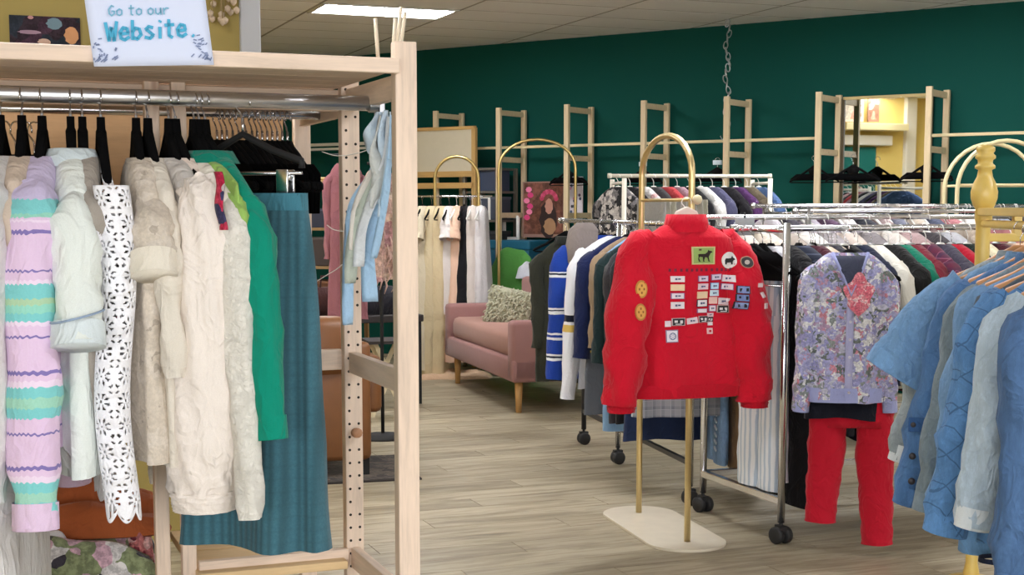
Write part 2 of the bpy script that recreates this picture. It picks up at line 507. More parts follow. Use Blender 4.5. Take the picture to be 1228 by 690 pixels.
for j in range(-13, 33):
    b = TB0-j*TQ; gm.bar(E1*-7.5+E2*b+Vector((0, 0, CEIL+.004)), E1*10+E2*b+Vector((0, 0, CEIL+.004)), .022, .006)
g_o = gm.build('tile_grid', paint((150, 146, 138), .03, .6), ceiling, False); g_o['kind'] = 'stuff'
if far.v:
    f_o = far.build('tile_field', TILE, ceiling, False); f_o['kind'] = 'stuff'
for n, (i, j) in enumerate(sorted(light_cells)):
    c = E1*(TA0+(i+.5)*TP)+E2*(TB0-(j+.5)*TQ)
    vis = (i, j) == (0, 0)
    t = thing('ceiling_light', 'bright rectangular fluorescent ceiling light panel above the wooden shelf' if vis else
              ORD[n]+' unseen ceiling light panel brightening the room from out of view', 'light', (c.x, c.y, CEIL), A1,
              None if vis else 'ceiling lights behind the camera')
    f = MB()
    for s in (-1, 1):
        f.box((0, s*(TQ/2-.024), .006), (TP-.02, .03, .03)); f.box((s*(TP/2-.024), 0, .006), (.03, TQ-.02, .03))
    f.build('frame', paint((225, 223, 216), .02, .4), t, False)
    MB().box((0, 0, .012), (TP-.07, TQ-.07, .01)).build('diffuser', emitter((250, 251, 255), PANEL_EMIT), t, False)
# ================================================================== garment builders
# a garment hangs from its origin; local x = shoulder line, -y = front, z down from 0
def smooth(a, b, t):
    t = max(0, min(1, t)); t = t*t*(3-2*t); return a+(b-a)*t
def ring(hw, hd, z, cx=0, cy=0, n=32, q=.75, fold=0.0, k=7, ph=0.0, ph2=0.0):
    out = []
    for i in range(n):
        a = 2*pi*i/n; c, s = cos(a), sin(a)
        x = hw*math.copysign(abs(c)**q, c); y = hd*math.copysign(abs(s)**q, s)
        w = fold*(sin(k*a+ph)+.6*sin((k*2+1)*a*.5+ph2))
        out.append(Vector((cx+x*(1+w*.35/max(hw, .05)), cy+y+w*math.copysign(1, s)*abs(s)**.5, z)))
    return out
def top_body(L, sh, hem, d, drop=.055, neck=.06, waist=0.0, fold=.006, k=7, seed=0, rows=24, dhem=None, n=32, hem_wave=.008):
    r = random.Random(seed); p1, p2 = r.random()*6, r.random()*6
    R = []
    for s in (0, .3, .6, .85, 1):
        R.append(ring(neck+(sh-neck)*s, (.028+(d-.028)*s**.8), -drop*s**1.25, n=n))
    for i in range(1, rows+1):
        t = i/rows; z = -drop-(L-drop)*t
        hw = sh+(hem-sh)*t-waist*sin(pi*min(1, t*1.1))+.012*sin(pi*min(1, t*6))
        dd = d+((dhem if dhem else d)-d)*t
        rg = ring(hw, dd, z, n=n, fold=fold*t**.7, k=k, ph=p1+t*1.2, ph2=p2-t)
        if t > .99: rg = [Vector((v.x, v.y, v.z+hem_wave*sin(3*v.x/max(hw, .05)+p1))) for v in rg]
        R.append(rg)
    return R
from mathutils import noise as mnoise
def wr(R, amp=.006, seed=0, f=(9, 9, 4)):
    """soft cloth wrinkles: push each ring point in and out along its radius"""
    out = []
    for rg in R:
        c = sum(rg, Vector())/len(rg); o = []
        for p in rg:
            d = p-c; L = d.length or 1
            w = .7*(.35-abs(mnoise.noise(Vector((p.x*f[0]*1.3+5+seed, p.y*f[1]*1.3, p.z*f[2]*1.6+p.x*7)))))+mnoise.noise(Vector((p.x*f[0]+seed*3.1, p.y*f[1]+seed*1.7, p.z*f[2])))+.5*mnoise.noise(Vector((p.x*f[0]*2.3+seed, p.y*f[1]*2.3, p.z*f[2]*2.6+p.x*6)))
            o.append(p+d*(amp*w/max(L, .02)))
        out.append(o)
    return out
def limb(path, rx, ry, n=16, fold=.003, k=4, seed=0):
    """tube with elliptical section; rx in the path's plane (xz), ry in depth"""
    r = random.Random(seed); ph = r.random()*6
    P = [Vector(p) for p in path]; R = []
    # resample
    m = 20; pts = []; rad = []
    for i in range(m+1):
        f = i/m*(len(P)-1); j = min(int(f), len(P)-2); u = f-j
        a = P[max(j-1, 0)]; b = P[j]; c = P[j+1]; e = P[min(j+2, len(P)-1)]
        pts.append(.5*((2*b)+(-a+c)*u+(2*a-5*b+4*c-e)*u*u+(-a+3*b-3*c+e)*u*u*u))
        rad.append((rx[j]+(rx[j+1]-rx[j])*u, ry[j]+(ry[j+1]-ry[j])*u))
    for i, (p, (a, b)) in enumerate(zip(pts, rad)):
        d = (pts[min(i+1, m)]-pts[max(i-1, 0)]).normalized()
        n2 = Vector((0, 1, 0)); n1 = n2.cross(d).normalized(); n2 = d.cross(n1)
        rg = []
        for q in range(n):
            t = 2*pi*q/n; w = 1+fold/max(a, .01)*sin(k*t+ph+i*.9)+fold*.7/max(a, .01)*sin(i*2.1+2*t+ph)
            rg.append(p+n1*(a*w*cos(t))+n2*(b*w*sin(t)))
        R.append(rg)
    return R

def make_top(name, label, cat, loc, rz, mat, L=.66, sh=.2, hem=.23, d=.045, sleeve='long', splay=.06, sl=.56, sr=.06,
             cuff=None, collar=None, smat=None, hemband=None, group=None, seed=0, fold=.006, waist=0.0, drop=.055,
             buttons=None, neck=.06, fwd=0.0, dhem=None, placket=None, cuff_h=.05, wrk=.009):
    t = thing(name, label, cat, loc, rz, group)
    B = top_body(L, sh, hem, d, drop, neck, waist, fold, seed=seed, dhem=dhem)
    MB().rings(wr(B, wrk, seed)).build('body', mat, t)
    if hemband:
        h, hm = hemband
        z = -L
        MB().rings([ring(hem*1.0+.004, (dhem or d)+.005, z+h, fold=fold*.4), ring(hem*.97+.004, (dhem or d)+.005, z-.004, fold=fold*.4)]).build('hem_band', hm, t)
    if sleeve:
        for s in (-1, 1):
            if sleeve == 'long':
                path = [(s*(sh-.04), 0, -drop-.015), (s*(sh+.015), 0, -drop-.09), (s*(sh+splay*.6), -fwd*.5, -drop-.09-(sl-.09)*.5), (s*(sh+splay), -fwd, -drop-sl)]
                rx = [sr*.7, sr, sr*.85, sr*.68]
            else:
                path = [(s*(sh-.04), 0, -drop-.015), (s*(sh+.02), 0, -drop-.07), (s*(sh+splay*.6), 0, -drop-.07-(sl-.07)*.5), (s*(sh+splay), 0, -drop-sl)]
                rx = [sr*.7, sr, sr*1.05, sr*1.12]
            ry = [min(x, max(d*1.15, .03)) for x in rx]
            R = wr(limb(path, rx, ry, seed=seed+s, n=24), wrk*.9, seed+s, (14, 14, 11))
            so = MB().rings(R).build('sleeve', smat or mat, t)
            if cuff and sleeve:
                c0 = Vector(path[3]); dd = (c0-Vector(path[2])).normalized()
                R2 = limb([c0-dd*(cuff_h-.008), c0-dd*cuff_h*.5, c0+dd*.004, c0+dd*.006], [rx[3]*1.08]*4, [ry[3]*1.1]*4, fold=0)
                MB().rings(R2).build('cuff', cuff, so)
    if collar:
        cm, ch = collar
        MB().rings([ring(neck*1.02, .034, -.012), ring(neck*1.05, .038, ch*.6), ring(neck*1.12, .048, ch*.55), ring(neck*1.35, .062, -.02)]).build('collar', cm, t)
    if placket:
        MB().grid(lambda u, v: Vector(((u-.5)*.03, -((.03+(d-.03)*min(1, v*5))+.004), -.03-(L-.035)*v)), 1, 8).build('placket', placket, t, thick=.003)
    if buttons:
        bm_, nb = buttons
        for i in range(nb):
            v = (i+.6)/nb
            o = MB().lathe([(.0085, 0), (.0085, .003), (.005, .004)], n=10).build('button', bm_, t)
            o.location = (0, -(d+.006), -.06-(L-.1)*v); o.rotation_euler = (pi/2, 0, 0)
    return t

def make_pants(name, label, loc, rz, mat, L=1.0, w=.2, leg=.1, d=.035, group=None, seed=0, splay=.0, rise=.26, band=None, cat='trousers', flare=1.0, gap=.01, lens=(0, 0)):
    t = thing(name, label, cat, loc, rz, group)
    r = random.Random(seed); ph = r.random()*6
    R = [ring(w*.86, d*.8, 0), ring(w*.88, d*.85, -.04)]
    for i in range(1, 6):
        u = i/5; R.append(ring(w*(.88+.14*u), d*(.9+.2*u), -.04-(rise-.04)*u, fold=.003*u, ph=ph))
    MB().rings(R, cap1=True).build('hips', mat, t)
    MB().rings([ring(w*.87, d*.86, .003), ring(w*.89, d*.9, -.04)]).build('waistband', band or mat, t)
    for s in (-1, 1):
        cx = s*(w*.5+gap)
        LL = L-lens[0 if s < 0 else 1]
        P = [(cx, 0, -rise+.06), (cx+s*splay*.3, 0, -rise-.3*(LL-rise)), (cx+s*splay*.7, 0, -rise-.66*(LL-rise)), (cx+s*splay, 0, -LL)]
        k1 = w*.49; k2 = leg*flare
        MB().rings(wr(limb(P, [w*.5, k1*.7+k2*.3, k1*.3+k2*.7, k2], [d*1.05, d, d, d*.95], fold=.003, seed=seed+s), .006, seed)).build('leg', mat, t)
    return t
def make_skirt(name, label, loc, rz, mat, L=.72, w=.18, hem=.24, d=.04, dhem=.07, group=None, seed=0, fold=.012, k=6, band=None):
    t = thing(name, label, 'skirt', loc, rz, group)
    r = random.Random(seed); p1, p2 = r.random()*6, r.random()*6
    R = [ring(w, d, 0, n=56), ring(w*1.01, d, -.035, n=56)]
    for i in range(1, 17):
        u = i/16
        R.append(ring(w+(hem-w)*u**.8, d+(dhem-d)*u, -.035-(L-.035)*u, n=56, fold=fold*u**.6, k=k, ph=p1+u*.5, ph2=p2))
    MB().rings(wr(R, .008, seed, (7, 7, 2))).build('skirt_body', mat, t)
    MB().rings([ring(w*1.02, d*1.08, .002, n=40), ring(w*1.03, d*1.08, -.035, n=40)]).build('waistband', band or mat, t)
    return t

# ------------------------------------------------------------------ hangers
HOOK_M = metal((200, 200, 204), .22)
_hm = {}
def hanger_meshes(style):
    if style in _hm: return _hm[style]
    col = {'black': plain((10, 10, 11), .9, 0, .1, .15), 'white': plain((228, 226, 220), .45), 'wood': wood((196, 140, 92), 'x', .2, False, .45),
           'steel': STEEL, 'clip': plain((14, 14, 16), .8), 'slope': plain((8, 8, 9), .95, 0, .1, .1)}[style]
    hk = [(0, 0, -.004), (0, 0, .034), (-.006, 0, .046), (-.017, 0, .058)]
    hk += [(.021*cos(a), 0, .066+.021*sin(a)) for a in [pi+.25-i*(pi+.5)/9 for i in range(10)]]
    h = MB().tube(hk, .0021, 6).mesh('hook', WHITE_P if style == 'white' else HOOK_M)
    b = MB()
    w = .205
    kz = 1.55
    arm = [(-w, 0, -.072*kz), (-w*.97, 0, -.066*kz), (-w*.6, 0, -.043*kz), (-.06, 0, -.017*kz), (-.015, 0, -.001), (.015, 0, -.001), (.06, 0, -.017*kz), (w*.6, 0, -.043*kz), (w*.97, 0, -.066*kz), (w, 0, -.072*kz)]
    b.tube(arm, [.005, .008, .0085, .009, .009, .009, .009, .0085, .008, .005] if style != 'wood' else [.01, .014, .013, .012, .012, .012, .012, .013, .014, .01], 8)
    if style == 'slope': b = MB().tube([(-.15, 0, -.15), (-.13, 0, -.128), (-.07, 0, -.072), (-.03, 0, -.03), (0, 0, .0), (.03, 0, -.03), (.07, 0, -.072), (.13, 0, -.128), (.15, 0, -.15)], [.006, .009, .010, .010, .011, .010, .010, .009, .006], 8).prism([(-.014, -.012), (-.006, .03), (.006, .03), (.014, -.012), (.05, -.06), (-.05, -.06)], -.008, .008)
    if style == 'black': b.prism([(-.05, -.022), (-.012, .012), (.012, .012), (.05, -.022), (.03, -.06), (-.03, -.06)], -.0075, .0075)
    if style not in ('wood', 'slope'): b.tube([(-w*.96, 0, -.114), (0, 0, -.117), (w*.96, 0, -.114)], .005 if style != 'steel' else .0025, 6)
    st = MB().tube([(0, 0, .0), (0, 0, .036)], .0034, 6).mesh('neck', HOOK_M)
    _hm[style] = (h, b.mesh('shoulder_bar', col), st)
    return _hm[style]
def hanger(loc, rz, label, group, style='black', neck=False, name='clothes_hanger'):
    t = thing(name, label, 'hanger', loc, rz, group)
    h, b, st = hanger_meshes(style)
    link('hook', h, t); link('shoulder_bar', b, t)
    if neck: link('neck', st, t)
    return t
HZ = .066+.021-.0021      # hook inner top above the hanger origin

def skirt_hanger(loc, rz, label, group, w=.15, bar=STEEL):
    """black-topped hanger with a metal clip bar below"""
    t = thing('clip_hanger', label, 'hanger', loc, rz, group)
    h, b, st = hanger_meshes('black')
    link('hook', h, t); link('neck', st, t)
    MB().tube([(-w, 0, -.06), (-w*.5, 0, -.035), (0, 0, 0), (w*.5, 0, -.035), (w, 0, -.06), (w, 0, -.075)], .008, 8).build('shoulder_bar', BLACK, t)
    MB().tube([(-w, 0, -.085), (w, 0, -.085)], .004, 8).build('clip_bar', CHROME, t)
    for s in (-1, 1):
        c = MB().box((s*w*.72, -.012, -.105), (.03, .006, .055)); c.box((s*w*.72, .012, -.105), (.03, .006, .055)); c.tube([(s*w*.72-.015, 0, -.095), (s*w*.72+.015, 0, -.095)], .009, 8)
        c.build('clip', CHROME, t, bevel=.002)
    return t
# ================================================================== pine shelf unit in the foreground
WZ, WX, WY = wood(PINE, 'z'), wood(PINE, 'x'), wood(PINE, 'y')
PLY = wood((222, 190, 142), 'x', .14)
FP = at(486, 300, 3.0); FP.z = 0                       # front right post
RP = FP+E2*.45                                         # rear right post
unit = thing('clothing_shelf', 'tall pale pine clothing shelf unit with chrome hanging rail in the left foreground', 'shelf', FP, A1)
def U(x, y, z): return Vector((x, y, z))               # x along E1 (left is negative), y away
ZT = 1.706
MB().box((0, 0, .872), (.047, .034, 1.744)).build('post', WZ, unit, False, bevel=.003)
rp = MB().box((0, .45, .86), (.044, .034, 1.72)).build('post', WZ, unit, False, bevel=.003)
holes = MB()
for i in range(52):
    for s in (-.0115, .0115):
        if i % 7 == 5 and s > 0: continue
        holes.tube([(s, .4325, .08+i*.032), (s, .4345, .08+i*.032)], .0034, 8)
h = holes.build('peg_hole', plain((40, 32, 26), .9), rp, False); h['kind'] = 'stuff'
for z in (.55, 1.03, 1.655):
    MB().box((0, .225, z), (.022, .42, .05)).build('side_brace', WY, unit, False, bevel=.002)
for i in range(5):
    MB().box((-.62, .02+.102*i, ZT-.011), (1.2, .099, .022)).build('shelf_board', WX, unit, False, bevel=.003)
for i in range(4):
    MB().box((-.62, .545+.105*i, ZT-.011), (1.2, .102, .022)).build('shelf_board', WX, unit, False, bevel=.003)
MB().box((-.62, -.03, ZT-.0145), (1.2, .02, .031)).build('front_edge', WX, unit, False, bevel=.003)
for x in (-.40, -.46):
    MB().box((x, .45, .86), (.033, .034, 1.72)).build('post', WZ, unit, False, bevel=.003)
MB().box((-.2, .47, 1.035), (.36, .02, .05)).build('cross_rail', WX, unit, False, bevel=.002)
MB().box((-.2, .43, .555), (.36, .022, .04)).build('cross_rail', WX, unit, False, bevel=.002)
MB().tube([(0, .42, .86), (0, .40, .862)], .012, 10).build('wooden_peg', wood((190, 140, 105), 'y'), unit)
RAILZ = 1.634
R0 = at(452, 121, 3.23); R0.z = 0
rl = R0-FP; rx0, ry0 = rl.dot(E1), rl.dot(E2)
MB().tube([(rx0, ry0, RAILZ), (-1.2, ry0, RAILZ)], .0165, 20).build('hanging_rail', metal((226, 226, 230), .34), unit)
br = MB().box((rx0+.006, ry0, RAILZ), (.012, .05, .05)); br.tube([(rx0-.02, ry0, RAILZ), (rx0+.01, ry0, RAILZ)], .02, 14)
br.build('rail_bracket', STEEL, unit, False, bevel=.002)
for i in range(2):
    MB().box((-.21, .5+.245*i, .545), (.355, .235, .02)).build('plywood_board', PLY, unit, False, bevel=.002)
# rear half of the unit (stands back to back with the front half)
MB().box((.0-.0, .95, .86), (.044, .034, 1.72)).build('post', WZ, unit, False, bevel=.003)
MB().box((-.60, .955, 1.50), (1.1, .012, .42)).build('back_panel', wood((176, 138, 96), 'x', .14), unit, False)  # plywood tone darkened to carry the shade at the back of the unit
MB().box((-.55, .47, 1.655), (1.06, .02, .05)).build('cross_rail', WX, unit, False, bevel=.002)
MB().tube([(.03, .70, 1.635), (-1.1, .70, 1.635)], .011, 12).build('hanging_rail', CHROME, unit)
MB().box((.0, .70, 1.635), (.02, .46, .03)).build('side_brace', WY, unit, False, bevel=.002)
for i in range(2):
    MB().box((-.83, .5+.245*i, .53), (.7, .235, .02)).build('plywood_board', PLY, unit, False, bevel=.002)
MB().box((-.83, .93, .72), (.7, .02, .045)).build('cross_rail', WX, unit, False, bevel=.002)

def railpt(px, z=RAILZ):
    k = (px-CX)/F_PX*cos(PITCH); t = (R0.x-k*R0.y)/(E1.x-k*E1.y)
    p = R0-E1*t; return Vector((p.x, p.y, z))

# hand-written paper sign taped to the front edge
SGW, SGH = .226, .2
k_ = (190-CX)/F_PX*cos(PITCH); o_ = FP-E2*.047; t_ = (o_.x-k_*o_.y)/(E1.x-k_*E1.y); sc_ = o_-E1*t_; sc_.z = at(190, 79, sc_.y).z
sgn = thing('paper_sign', 'white paper sign with blue handwriting ending in Website, taped to the shelf front', 'sign', sc_, A1)
MB().grid(lambda u, v: Vector(((u-.5)*SGW-.012*v, -.004*sin(u*3)*v-.002, v*SGH)), 14, 10).build('paper', plain((212, 220, 242), .7, 0, .02), sgn, thick=.0006)
sgn.rotation_euler[1] = -.05
INK = {'a': plain((62, 168, 206), .6), 'b': plain((52, 128, 196), .6), 'g': plain((116, 178, 205), .6), 'v': plain((132, 140, 190), .6)}
GL = {'W': [[(0, 1), (.28, 0), (.5, .7), (.75, 0), (1, 1)]], 'e': [[(.1, .32), (.85, .36), (.75, .62), (.4, .66), (.12, .4), (.2, .08), (.55, 0), (.9, .14)]],
      'b': [[(.1, 1.05), (.1, 0)], [(.1, .1), (.5, 0), (.85, .25), (.7, .55), (.35, .6), (.1, .4)]],
      's': [[(.8, .58), (.4, .65), (.15, .5), (.5, .33), (.8, .18), (.5, 0), (.1, .06)]], 'i': [[(.5, .6), (.5, 0)], [(.48, .85), (.53, .9)]],
      't': [[(.5, 1), (.5, .1), (.75, 0)], [(.1, .66), (.9, .7)]], 'G': [[(.9, .85), (.5, 1), (.1, .6), (.15, .2), (.5, 0), (.9, .2), (.9, .45), (.55, .45)]],
      'o': [[(.5, .64), (.12, .45), (.15, .12), (.5, 0), (.85, .15), (.85, .5), (.5, .64)]], 'u': [[(.1, .62), (.12, .15), (.45, 0), (.8, .2), (.85, .62), (.9, 0)]],
      'r': [[(.15, .62), (.2, 0)], [(.2, .35), (.5, .6), (.85, .58)]], 'N': [[(.1, 0), (.1, 1), (.85, 0), (.85, 1)]],
      'w': [[(.02, .62), (.25, 0), (.5, .5), (.75, 0), (1, .62)]], 'O': [[(.5, 1), (.08, .6), (.15, .15), (.5, 0), (.88, .2), (.9, .7), (.5, 1)]],
      'n': [[(.12, .62), (.15, 0)], [(.15, .4), (.5, .62), (.82, .45), (.85, 0)]], 'l': [[(.5, 1), (.5, 0)]], '!': [[(.5, 1), (.5, .3)], [(.5, .06), (.5, .0)]], '.': [[(.3, .04), (.4, .0)]]}
def write(word, x, z, w, h, ink, lw, slope=0.0):
    m = MB()
    for ch in word:
        if ch != ' ':
            for st in GL[ch]:
                P = [Vector((x+(a-(.25 if ch in 'il!' else 0))*w*.86+.15*b*h*.3, -.0075, z+b*h+slope*(x))) for a, b in st]
                for a, b in zip(P, P[1:]): m.bar(a, b+(b-a).normalized()*lw*.3, .0012, lw, (0, 0, 1) if abs((b-a).normalized().z) < .9 else (1, 0, 0))
        x += w*(.5 if ch in 'il!. ' else 1.0)
    m.build('lettering', ink, sgn, False)
write('Website.', -.088, .052, .0240, .034, INK['a'], .0062, .05)
write('Go to our', -.080, .096, .0145, .019, INK['g'], .0026, .03)
write('Now', -.09, .1265, .027, .03, INK['b'], .0052)
write('Online!', .015, .1275, .0165, .03, INK['b'], .0048)
fl_ = MB()
for cx_, cz_, sg in ((-.1, .028, 1), (.095, .028, -1)):
    for i in range(26):
        a = rnd.random()*pi/2; q = rnd.random()*.05
        x, z = cx_-.012*sg+sg*q*cos(a)*.9, .008+q*sin(a)*1.1
        fl_.bar((x, -.0055, z), (x+.007*cos(a*3), -.0055, z+.006*sin(a*2+1)), .001, .0022)
f_ = fl_.build('printed_flowers', plain((120, 134, 170), .7), sgn, False); f_['kind'] = 'stuff'

# small dark picture standing on the wall behind, just over the shelf
pc = at(61, 38, 5.2)
k_ = (61-CX)/F_PX*cos(PITCH); t_ = (pe.x-k_*pe.y)/(E1.x-k_*E1.y); pcw = pe-E1*t_
pcw.z = at(61, 38, pcw.y).z
pic = thing('wall_picture', 'small dark canvas of purple, teal and peach shapes on the yellow partition', 'picture', pcw-E2*.012, A1)
pxm = pcw.y/1709
MB().box((0, 0, 0), (74*pxm/.93, .02, 34*pxm)).build('canvas', print_cloth(((0, (52, 40, 48)), (.35, (44, 50, 60)), (.6, (70, 48, 62)), (.85, (90, 66, 72))), 14, .8), pic, False)
w_, h_ = 74*pxm/.93, 34*pxm
def blot(par, cx_, cz_, rx_, rz_, c, n=18, y=-.0112, name='painted_shape'):
    MB().prism([(cx_+rx_*cos(2*pi*i/n)*(1+.12*sin(3*i)), cz_+rz_*sin(2*pi*i/n)) for i in range(n)], y-.001, y).build(name, plain(c, .8, 0, .2), par, False)
blot(pic, .13*w_, .26*h_, .11*w_, .2*h_, (104, 128, 140)); blot(pic, .37*w_, -.12*h_, .1*w_, .3*h_, (196, 140, 96))
blot(pic, -.02*w_, -.38*h_, .09*w_, .12*h_, (190, 158, 140)); blot(pic, -.22*w_, -.06*h_, .16*w_, .07*h_, (150, 122, 138)); blot(pic, -.2*w_, .44*h_, .04*w_, .06*h_, (180, 130, 130))
# dried flowers hanging at the partition end
dp = at(268, -14, 5.6); k_ = (268-CX)/F_PX*cos(PITCH); t_ = (pe.x-k_*pe.y)/(E1.x-k_*E1.y); dpw = pe-E1*t_; dpw.z = at(268, -10, dpw.y).z
dry = thing('dried_flower_bunch', 'bunch of pale dried flowers hanging upside down on the yellow partition', 'flowers', dpw-E2*.05, A1)
m = MB(); m2 = MB()
for i in range(16):
    a = rnd.uniform(-.05, .05); b = rnd.uniform(-.03, .03); e = Vector((a*1.3, b, rnd.uniform(-.13, -.02)))
    m.tube([(a*.2, b*.3, .1), e], .0022, 5)
    m2.lathe([(.002, -.018), (.012, -.008), (.014, .004), (.003, .012)], e, 7)
m.build('stem', plain((150, 130, 90), .8), dry); q_ = m2.build('bloom', plain((190, 170, 148), .9, 0, .3), dry); q_['kind'] = 'stuff'

# ------------------------------------------------------------------ clothes on the front rail, left to right
GZ = RAILZ+.0155-HZ-.004
FG = 'hangers on the foreground chrome rail'
GD = Vector((0, 0, -.055))
def fg(px, rot=0.0, dz=0.0):
    p = railpt(px); return Vector((p.x, p.y, GZ+dz))+GD, AN+radians(rot)
def fghang(px, rot, what):
    p, r = fg(px, rot)
    hanger(p-GD, r, 'black velvet hanger with long silver neck holding the '+what, FG, 'slope', True)
LILAC, PINKK, AQUA, VIO, PALEP = (198, 186, 216), (226, 198, 226), (128, 204, 204), (132, 118, 178), (236, 216, 236)
# extreme left: long off-white robe
p, r = fg(4, -14); fghang(4, -14, 'long white robe')
make_top('white_robe', 'long off-white robe cut off by the left edge of the photo', 'robe', p, r, fabric((214, 212, 210), .06), L=1.0, sh=.19, hem=.24, d=.045, sl=.62, sr=.05, splay=.03, seed=1, fold=.012)
p, r = fg(30, -10)
make_top('beige_blouse', 'beige blouse squeezed between the white robe and the lilac knit', 'blouse', p, r, fabric((206, 188, 170), .1), L=.66, sh=.165, hem=.18, d=.03, sl=.55, sr=.035, splay=.0, seed=2)
fghang(30, -10, 'beige blouse')
# fair-isle knit
FI = bands(((0, LILAC), (.084, AQUA), (.115, (150, 210, 190)), (.12, PINKK), (.124, PALEP), (.128, PINKK), (.147, VIO), (.153, PINKK), (.221, VIO), (.227, PINKK), (.24, PALEP), (.251, AQUA), (.275, (176, 208, 170)), (.29, (150, 214, 196)), (.305, AQUA), (.322, PALEP), (.33, PINKK), (.347, VIO), (.353, PINKK),
            (.417, VIO), (.423, PINKK), (.436, PALEP), (.449, AQUA), (.47, (160, 212, 190)), (.49, AQUA), (.508, PINKK), (.535, VIO), (.541, PINKK), (.602, VIO), (.609, PINKK), (.62, PALEP), (.63, AQUA), (.65, (160, 210, 190)), (.67, AQUA), (.69, PINKK), (1.0, PINKK)), wob=.003, zig=.0016)
p, r = fg(54, -12); fghang(54, -12, 'pastel fair isle cardigan')
make_top('fair_isle_cardigan', 'lilac, pink and turquoise banded fair isle knit cardigan', 'cardigan', p, r, FI, L=.58, sh=.17, hem=.19, d=.045, sl=.655, sr=.06, splay=.075, seed=3, fold=.006, cuff=fabric((226, 200, 226), .08), cuff_h=.055, fwd=-.0, drop=.07)
# mint-white sweatshirt
MINT = fabric((228, 234, 228), .05)
p, r = fg(88, -4); fghang(88, -4, 'mint white sweatshirt')
sw = make_top('white_sweatshirt', 'mint-white sweatshirt with folded blue-edged sleeve', 'sweatshirt', p, r, MINT, L=.64, sh=.16, hem=.19, d=.045, sleeve='short', sl=.30, sr=.043, splay=.085, wrk=.013, seed=4, cuff=fabric((216, 226, 228), .05), collar=(fabric((200, 212, 216), .06), .03), fold=.008, drop=.07)
MB().tube([(.246+.054*cos(a), .050*sin(a), -.315+.012*sin(a)) for a in [2*pi*i/20 for i in range(20)]], .0024, 6, closed=True).build('edge_piping', fabric((150, 170, 196)), sw)
p, r = fg(102, -3)
make_top('grey_wrap_top', 'grey-beige top hanging just behind the mint-white sweatshirt', 'top', p, r, fabric((160, 152, 142), .12), L=.55, sh=.15, hem=.17, d=.03, sleeve='short', sl=.15, sr=.035, splay=.0, seed=5)
fghang(102, -3, 'grey-beige top')
# crochet lace vest, real openwork
def lace(fn, nu, nv, hole, name, mat, par, th=.003):
    vs = [fn(i/nu, j/nv) for j in range(nv+1) for i in range(nu+1)]
    fs = [(j*(nu+1)+i, j*(nu+1)+i+1, (j+1)*(nu+1)+i+1, (j+1)*(nu+1)+i) for j in range(nv) for i in range(nu) if not hole((i+.5)/nu, (j+.5)/nv)]
    return MB().add(vs, fs).build(name, mat, par, thick=th)
LACE = fabric((246, 246, 250), .05, 300)
p, r = fg(124, 0); fghang(124, 0, 'white crochet lace vest')
lv = thing('crochet_vest', 'white crochet lace vest with scalloped edges and open flower motifs', 'vest', p, r)
def lfn(side, xs, L, z0):
    def fn(u, v):
        sc = .010*abs(sin(v*30))
        x = xs[0]+(xs[1]-xs[0])*u
        return Vector((x+(sc if u > .95 else -sc if u < .05 else 0), side*(.016+.010*sin(u*pi))+.005*sin(v*17+u*4), z0-L*v-(.02*abs(sin(u*9)) if v > .98 else 0)))
    return fn
def lhole(su, sv, big=.30):
    def h(u, v):
        a, b = (u*su) % 1-.5, (v*sv) % 1-.5; rr = sqrt(a*a+b*b); th = atan2(b, a)
        if rr < .05: return True
        if .15 < rr < big and cos(th*8) < -.35: return True
        return .50 < rr < .58 and abs(abs(a)-abs(b)) < .10
    return h
for s in (-1, 1):
    lace(lfn(s, (-.165, .17), .64, -.07), 72, 150, lhole(5.0, 10.0), 'lace_panel', LACE, lv)
lace(lambda u, v: Vector((.17+.028*cos((u-.5)*pi)*(1+.3*abs(sin(v*34))), .034*sin((u-.5)*pi)+.010*sin(v*7), -.06-.66*v-(.022*abs(sin(u*9)) if v > .98 else 0))), 40, 240, lhole(2.0, 13.0, .36), 'lace_edge', LACE, lv)
lace(lambda u, v: Vector((.15+.075*v*sin(pi*min(1, u*1.02))+.008*abs(sin(u*30))*v, -.06*(v-.2)-.005, -.10-.15*u)), 50, 20, lhole(7, 3), 'lace_frill', LACE, lv)
lace(lambda u, v: Vector((-.01+.17*v, .02*(u-.5), .0-.075*v**1.1)), 5, 30, lhole(1, 8), 'lace_strap', LACE, lv)
# taupe lace blouse + its cream companion
p, r = fg(168, 0); fghang(166, 0, 'taupe embroidered blouse')
make_top('taupe_blouse', 'taupe blouse with tone-on-tone embroidery and short cream sleeve', 'blouse', p, r, print_cloth(((0, (206, 194, 178)), (.55, (212, 201, 187)), (.86, (198, 186, 170)), (.95, (180, 168, 154))), 60, .8, edge_k=.22), L=.62, sh=.16, hem=.19, d=.04, sleeve='short', sl=.16, sr=.038, splay=.045, cuff=fabric((230, 222, 206), .05), seed=7, fold=.008, drop=.075)
p, r = fg(180, 5)
make_top('cream_tunic', 'pale cream tunic with long narrow sleeve right of the taupe blouse', 'tunic', p, r, fabric((220, 212, 198), .08), L=.63, sh=.15, hem=.19, d=.03, sl=.38, sr=.032, splay=.05, seed=8, drop=.07)
fghang(180, 5, 'pale cream tunic')
p, r = fg(205, 8); fghang(205, 8, 'grey knit top')
make_top('grey_knit_top', 'light grey knit top half hidden behind the big cream blouse', 'top', p, r, fabric((196, 190, 184), .1), L=.45, sh=.14, hem=.15, d=.03, sleeve='short', sl=.12, sr=.03, splay=0, seed=9)
